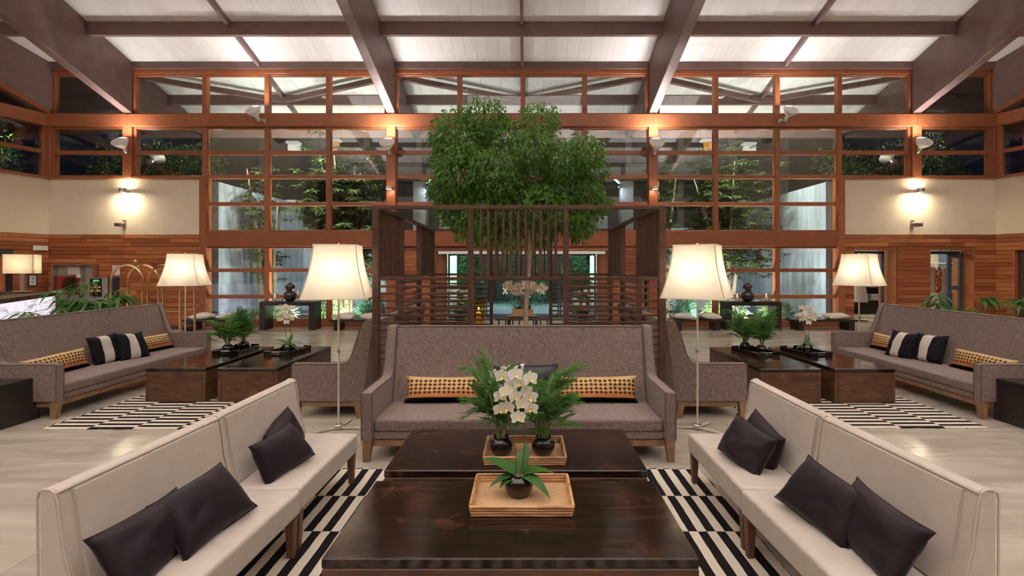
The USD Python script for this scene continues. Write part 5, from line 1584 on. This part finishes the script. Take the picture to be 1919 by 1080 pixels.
def bush(name, label, pos, size, n, L, wd, m, seed, group=None, kind=None, down=.2, catg='shrub', stems=6):
    """A shrub: stems and loose leaves in lumps."""
    q = np.random.default_rng(seed)
    t = thing(name, label, catg, pos, 0, group)
    c = q.uniform(-1, 1, (9, 3)) * (.6, .6, .35) + (0, 0, .55)
    pick = c[q.integers(0, 9, n)]
    d = q.normal(size=(n, 3)); d /= np.linalg.norm(d, axis=1, keepdims=True)
    p = (pick + d * q.uniform(.2, .5, (n, 1))) * size
    p[:, 2] = np.abs(p[:, 2])
    D = d + (0, 0, .1 - down) + q.normal(size=(n, 3)) * .4
    R = frames(D, q.normal(size=(n, 3)) * .5 + (0, 0, 1.0)); R[:, 1] *= wd
    part('foliage', scatter(*LEAF4, R, p, q.uniform(.7, 1.2, n) * L), m, t, kind='stuff')
    for k in range(stems):
        e = c[k % 9] * size
        part('stem', tube([(e[0] * .15, e[1] * .15, -.05), (e[0] * .5, e[1] * .5, e[2] * .5), e], [.025, .018, .008], 5), BARKG, t)
    return t


for s, side in ((-1, 'luggage trolleys'), (1, 'shop doors')):
    for k, (x, lab) in enumerate(((9.1, 'nearest the concrete wall'), (10.1, 'second from the concrete wall'), (11.1, 'third from the concrete wall'), (12.1, 'beyond the hall corner'))):
        bush('roof_shrub', f'low shrub on the raised bed above the {side}, {lab}', (XC + s * x, 13.6 + .3 * (k % 2), 3.72), np.array((.75, .55, 1.0)) * (1.0 + .12 * (k % 3)), 900, .13, .34, LEAFG, 30 + k + (10 if s > 0 else 0), 'shrubs on the raised beds')
    for k, (u, lab) in enumerate(((.9, 'first along'), (2.1, 'second along'))):
        nr = -1.1
        P2 = (WL if s < 0 else WR)(box(u, u + .01, nr, nr + .01, 3.65, 3.66)).vertices[0]
        bush('roof_shrub', f'low shrub beyond the splayed wall on the side of the {side}, {lab}', tuple(P2), np.array((.7, .7, 1.15)), 900, .13, .34, LEAFB if s < 0 else LEAFG, 60 + k + (10 if s > 0 else 0), 'shrubs on the raised beds')


def garden_tree(label, x, y, stems, tops, L, wd, m, seed, n, xr):
    q = np.random.default_rng(seed)
    t = thing('garden_tree', label, 'tree', (x, y, -.08))
    P, D = [], []
    lo, hi = xr[0] - x, xr[1] - x
    for k in range(stems):
        a = k * 6.28 / stems + q.uniform(-.3, .3)
        top = np.array([np.clip(math.cos(a) * q.uniform(.5, 1.5), lo + .15, hi - .15), math.sin(a) * q.uniform(.2, .7), q.uniform(*tops)])
        b = np.array([math.cos(a) * .18, math.sin(a) * .15, 0])
        mid = b * .55 + top * .45 + np.array([-top[0] * .22, 0, .2])
        part('stem', tube([b, (b + mid) / 2 + (0, 0, .1), mid, (mid + top) / 2, top], [.10, .075, .055, .04, .02], 8), BARKG, t, True)
        for j in range(5):
            c = mid + (top - mid) * (j / 4) + q.normal(size=3) * (.40, .3, .2)
            nn = n // (stems * 5)
            # whorls: leaves radiate from sprig tips
            w = c + q.normal(size=(max(1, nn // 9), 3)) * (.42, .35, .28)
            for wc in w:
                if not lo + L < wc[0] < hi - L:
                    continue
                aa = np.linspace(0, 6.28, 9, endpoint=False) + q.uniform(0, 1)
                P.append(np.tile(wc, (9, 1)))
                D.append(np.c_[np.cos(aa), np.sin(aa), q.uniform(-.5, .25, 9)])
    P, D = np.vstack(P), np.vstack(D)
    R = frames(D, np.tile((0, 0, 1.0), (len(D), 1))); R[:, 1] *= wd
    part('foliage', scatter(*LEAF4, R, P, q.uniform(.75, 1.0, len(P)) * L), m, t, kind='stuff')


garden_tree('many-stemmed broad-leaved tree behind the trolley-side garden window', -5.7, 14.9, 9, (3.2, 5.4), .30, .36, LEAFG, 5, 9000, (-7.1, -3.9))
garden_tree('slender broad-leaved tree beside the concrete wall of the trolley-side garden', -7.55, 14.0, 3, (2.8, 4.9), .26, .40, LEAFG, 6, 2600, (-8.15, -7.12))
garden_tree('many-stemmed fine-leaved tree behind the shop-side garden window', 6.2, 14.9, 9, (3.2, 5.2), .20, .30, LEAFG, 7, 16000, (4.95, 7.9))
garden_tree('leaning thin tree in the shop-side garden next to the entrance', 4.3, 15.2, 4, (3.0, 5.0), .22, .30, LEAFG, 8, 6000, (3.6, 4.93))
for k, (x, y, lab) in enumerate(((-6.9, 13.35, 'trolley-side court, by the concrete wall'), (-5.65, 13.6, 'trolley-side court, behind the console'), (-4.2, 13.6, 'trolley-side court, by the entrance'), (4.2, 13.6, 'shop-side court, by the entrance'), (5.7, 13.6, 'shop-side court, behind the console'), (7.1, 13.5, 'shop-side court, by the concrete wall'))):
    bush('garden_fern', f'low fern bed plant in the {lab}', (x, y, -.06), np.array((.58, .42, .62)), 1100, .14, .22, LEAFH if abs(x) < 4.5 else LEAFG, 90 + k, 'ferns in the garden courts', down=-.1, catg='fern', stems=3)
for k, x in enumerate((-4.6, -2.3, 0.0, 2.3, 4.6)):
    bush('street_hedge', ('hedge shrub across the street, ' + ('trolley end', 'second from the trolley end', 'middle one', 'second from the shop end', 'shop end')[k]), (x, 20.0, -.05), np.array((1.0, .6, 2.5)), 3000, .17, .35, LEAFH, 120 + k, 'hedge across the street', catg='hedge', stems=4)
for s, side in ((-1, 'trolley side'), (1, 'shop side')):
    bush('street_hedge', f'leafy bush just outside the lobby, {side}', (s * 1.75, 16.0, -.05), np.array((.42, .4, 1.7)), 1500, .13, .35, LEAFH, 140 + s, 'bushes outside the lobby', catg='bush', stems=4)

# the wing across the court
t = thing('opposite_building', 'dark building wing across the courtyard with grey balcony slabs and lit lanterns', 'building', (XC, 0, 0))
part('facade_wall', box(-17, 17, 23.0, 23.4, 0, 11), DARKWALL, t)
K = 22.0 / 20.6
zz = lambda z: 1.55 + (z - 1.55) * K
for z0, z1, x0, x1 in ((5.35, 6.05, -7.6, -4.4), (5.35, 6.05, 4.4, 7.6), (5.25, 5.9, -4.2, 4.2), (2.55, 2.85, -9, -4.0), (2.55, 2.85, 4.0, 9), (4.2, 4.6, -8, -3.6), (4.2, 4.6, 3.6, 8)):
    part('balcony_slab', cbox(x0 * K, x1 * K, 22.0, 23.0, zz(z0), zz(z1), .02), GREYWALL, t)
for x in np.arange(-15, 15.1, 2.5):
    part('facade_pier', cbox(x - .15, x + .15, 22.8, 23.0, 0, 11, .01), GREYWALL, t)
for i, (x, z, amber) in enumerate([(-7.9, 6.75, 1), (-7.9, 4.15, 1), (7.72, 6.75, 1), (7.6, 4.15, 1), (-9.6, 6.65, 0), (-9.6, 4.2, 0), (9.45, 6.6, 0), (9.35, 4.2, 0)]):
    k = 22.4 / 20.0
    o = np.array([x * k, 22.4, 1.55 + (z - 1.55) * k])
    ln = part('wall_lantern', move(lathe([(.0, -.36), (.16, -.34), (.22, .02), (.22, .04), (0, .04)], 14) if amber else cbox(-.28, .28, -.1, .1, -.24, .02, .02), o), emit(f'court_{i}', (1, .42, .07) if amber else (1, .93, .8), .55 if amber else .7), t, label='amber lantern glass' if amber else 'white lantern glass')
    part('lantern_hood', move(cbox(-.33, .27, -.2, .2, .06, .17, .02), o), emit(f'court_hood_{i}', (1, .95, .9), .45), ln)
    part('lantern_arm', move(cbox(-.03, .03, .1, .62, .07, .12, .005), o), BLACKMAT, ln)
for s, side in ((-1, 'trolley side'), (1, 'shop side')):
    k = thing('court_column', f'pale square column behind the entrance glass with cool strip light, {side}', 'column', (XC + s * 4.0, 18.6, 0))
    part('shaft', cbox(-.24, .24, -.25, .25, -.06, 4.85, .01), GREYWALL, k)
    part('side_fin', cbox(-.35 - s * 1.0, .35 - s * 1.0, .4, .6, -.06, 3.6, .01), GREYWALL, k)
    part('tie_beam', cbox(min(-s * 1.0, s * .1), max(-s * 1.0, s * .1), .2, .45, 2.4, 2.6, .01), GREYWALL, k)
    st = part('striplight', beam((-s * .3, -.28, 4.75), (-s * .62, -.45, 5.0), .05, .05), emit(f'striplight_{"ab"[s > 0]}', (.75, .9, 1), 5), k)
    part('striplight_mount', cbox(-s * .3 - .06, -s * .3 + .06, -.32, -.2, 4.6, 4.76, .005), BLACKMAT, st)
    light('disk', (XC + s * 3.55, 18.2, 4.6), 110, (.6, .78, 1), (s * .25, .35, -1), .12)
cn = thing('roof_canopy', 'flat grey canopy over the lobby doors', None, (0, 0, 0), kind='structure')
part('canopy_slab', cbox(-3.4, 3.4, 14.82, 18.2, 2.22, 2.4, .01), GREYWALL, cn)
# unseen garden lamps, placed to light the concrete walls, trees, shrubs, hedge and street
for s in (-1, 1):
    light('disk', (XC + s * 6.9, 13.0, .05), 170 if s < 0 else 110, (.70, .84, 1.0), (s * 1.3, 1.6, 1.3), .10)
    light('disk', (XC + s * 4.95, 13.3, .05), 2600, (.97, 1.0, .82), (s * .55, .9, 1.5), .10)
    light('disk', (XC + s * 6.35, 13.3, .05), 2000 if s < 0 else 1500, (.88, .96, 1.0), (-s * .2, .9, 1.8), .10)
    light('disk', (XC + s * 4.3, 13.2, 1.6), 150, (.85, 1.0, .7), (s * .8, .5, -.35), .10)
    for gx in (4.6, 5.9, 6.9):
        light('disk', (XC + s * gx, 12.95, 5.0), 800, (1.0, 1.0, .82), (0, .8, -.55), .10)
    light('disk', (XC + s * 9.3, 12.75, 5.0), 130, (1.0, .96, .8), (s * .1, .7, -.6), .08)
    light('disk', (XC + s * 11.4, 12.75, 5.0), 130, (1.0, .96, .8), (s * .1, .7, -.6), .08)
    light('disk', (XC + s * 13.0, 12.1, 5.0), 130, (1.0, .96, .8), (s * .5, -.3, -.5), .08)
for s in (-1, 1):
    light('disk', (s * 2.6, 17.6, 2.15), 800, (.50, 1.0, .80), (0, .9, -.25), .15)
light('disk', (0.0, 16.6, 2.15), 260, (.62, .85, 1.0), (0, .3, -1), .15)
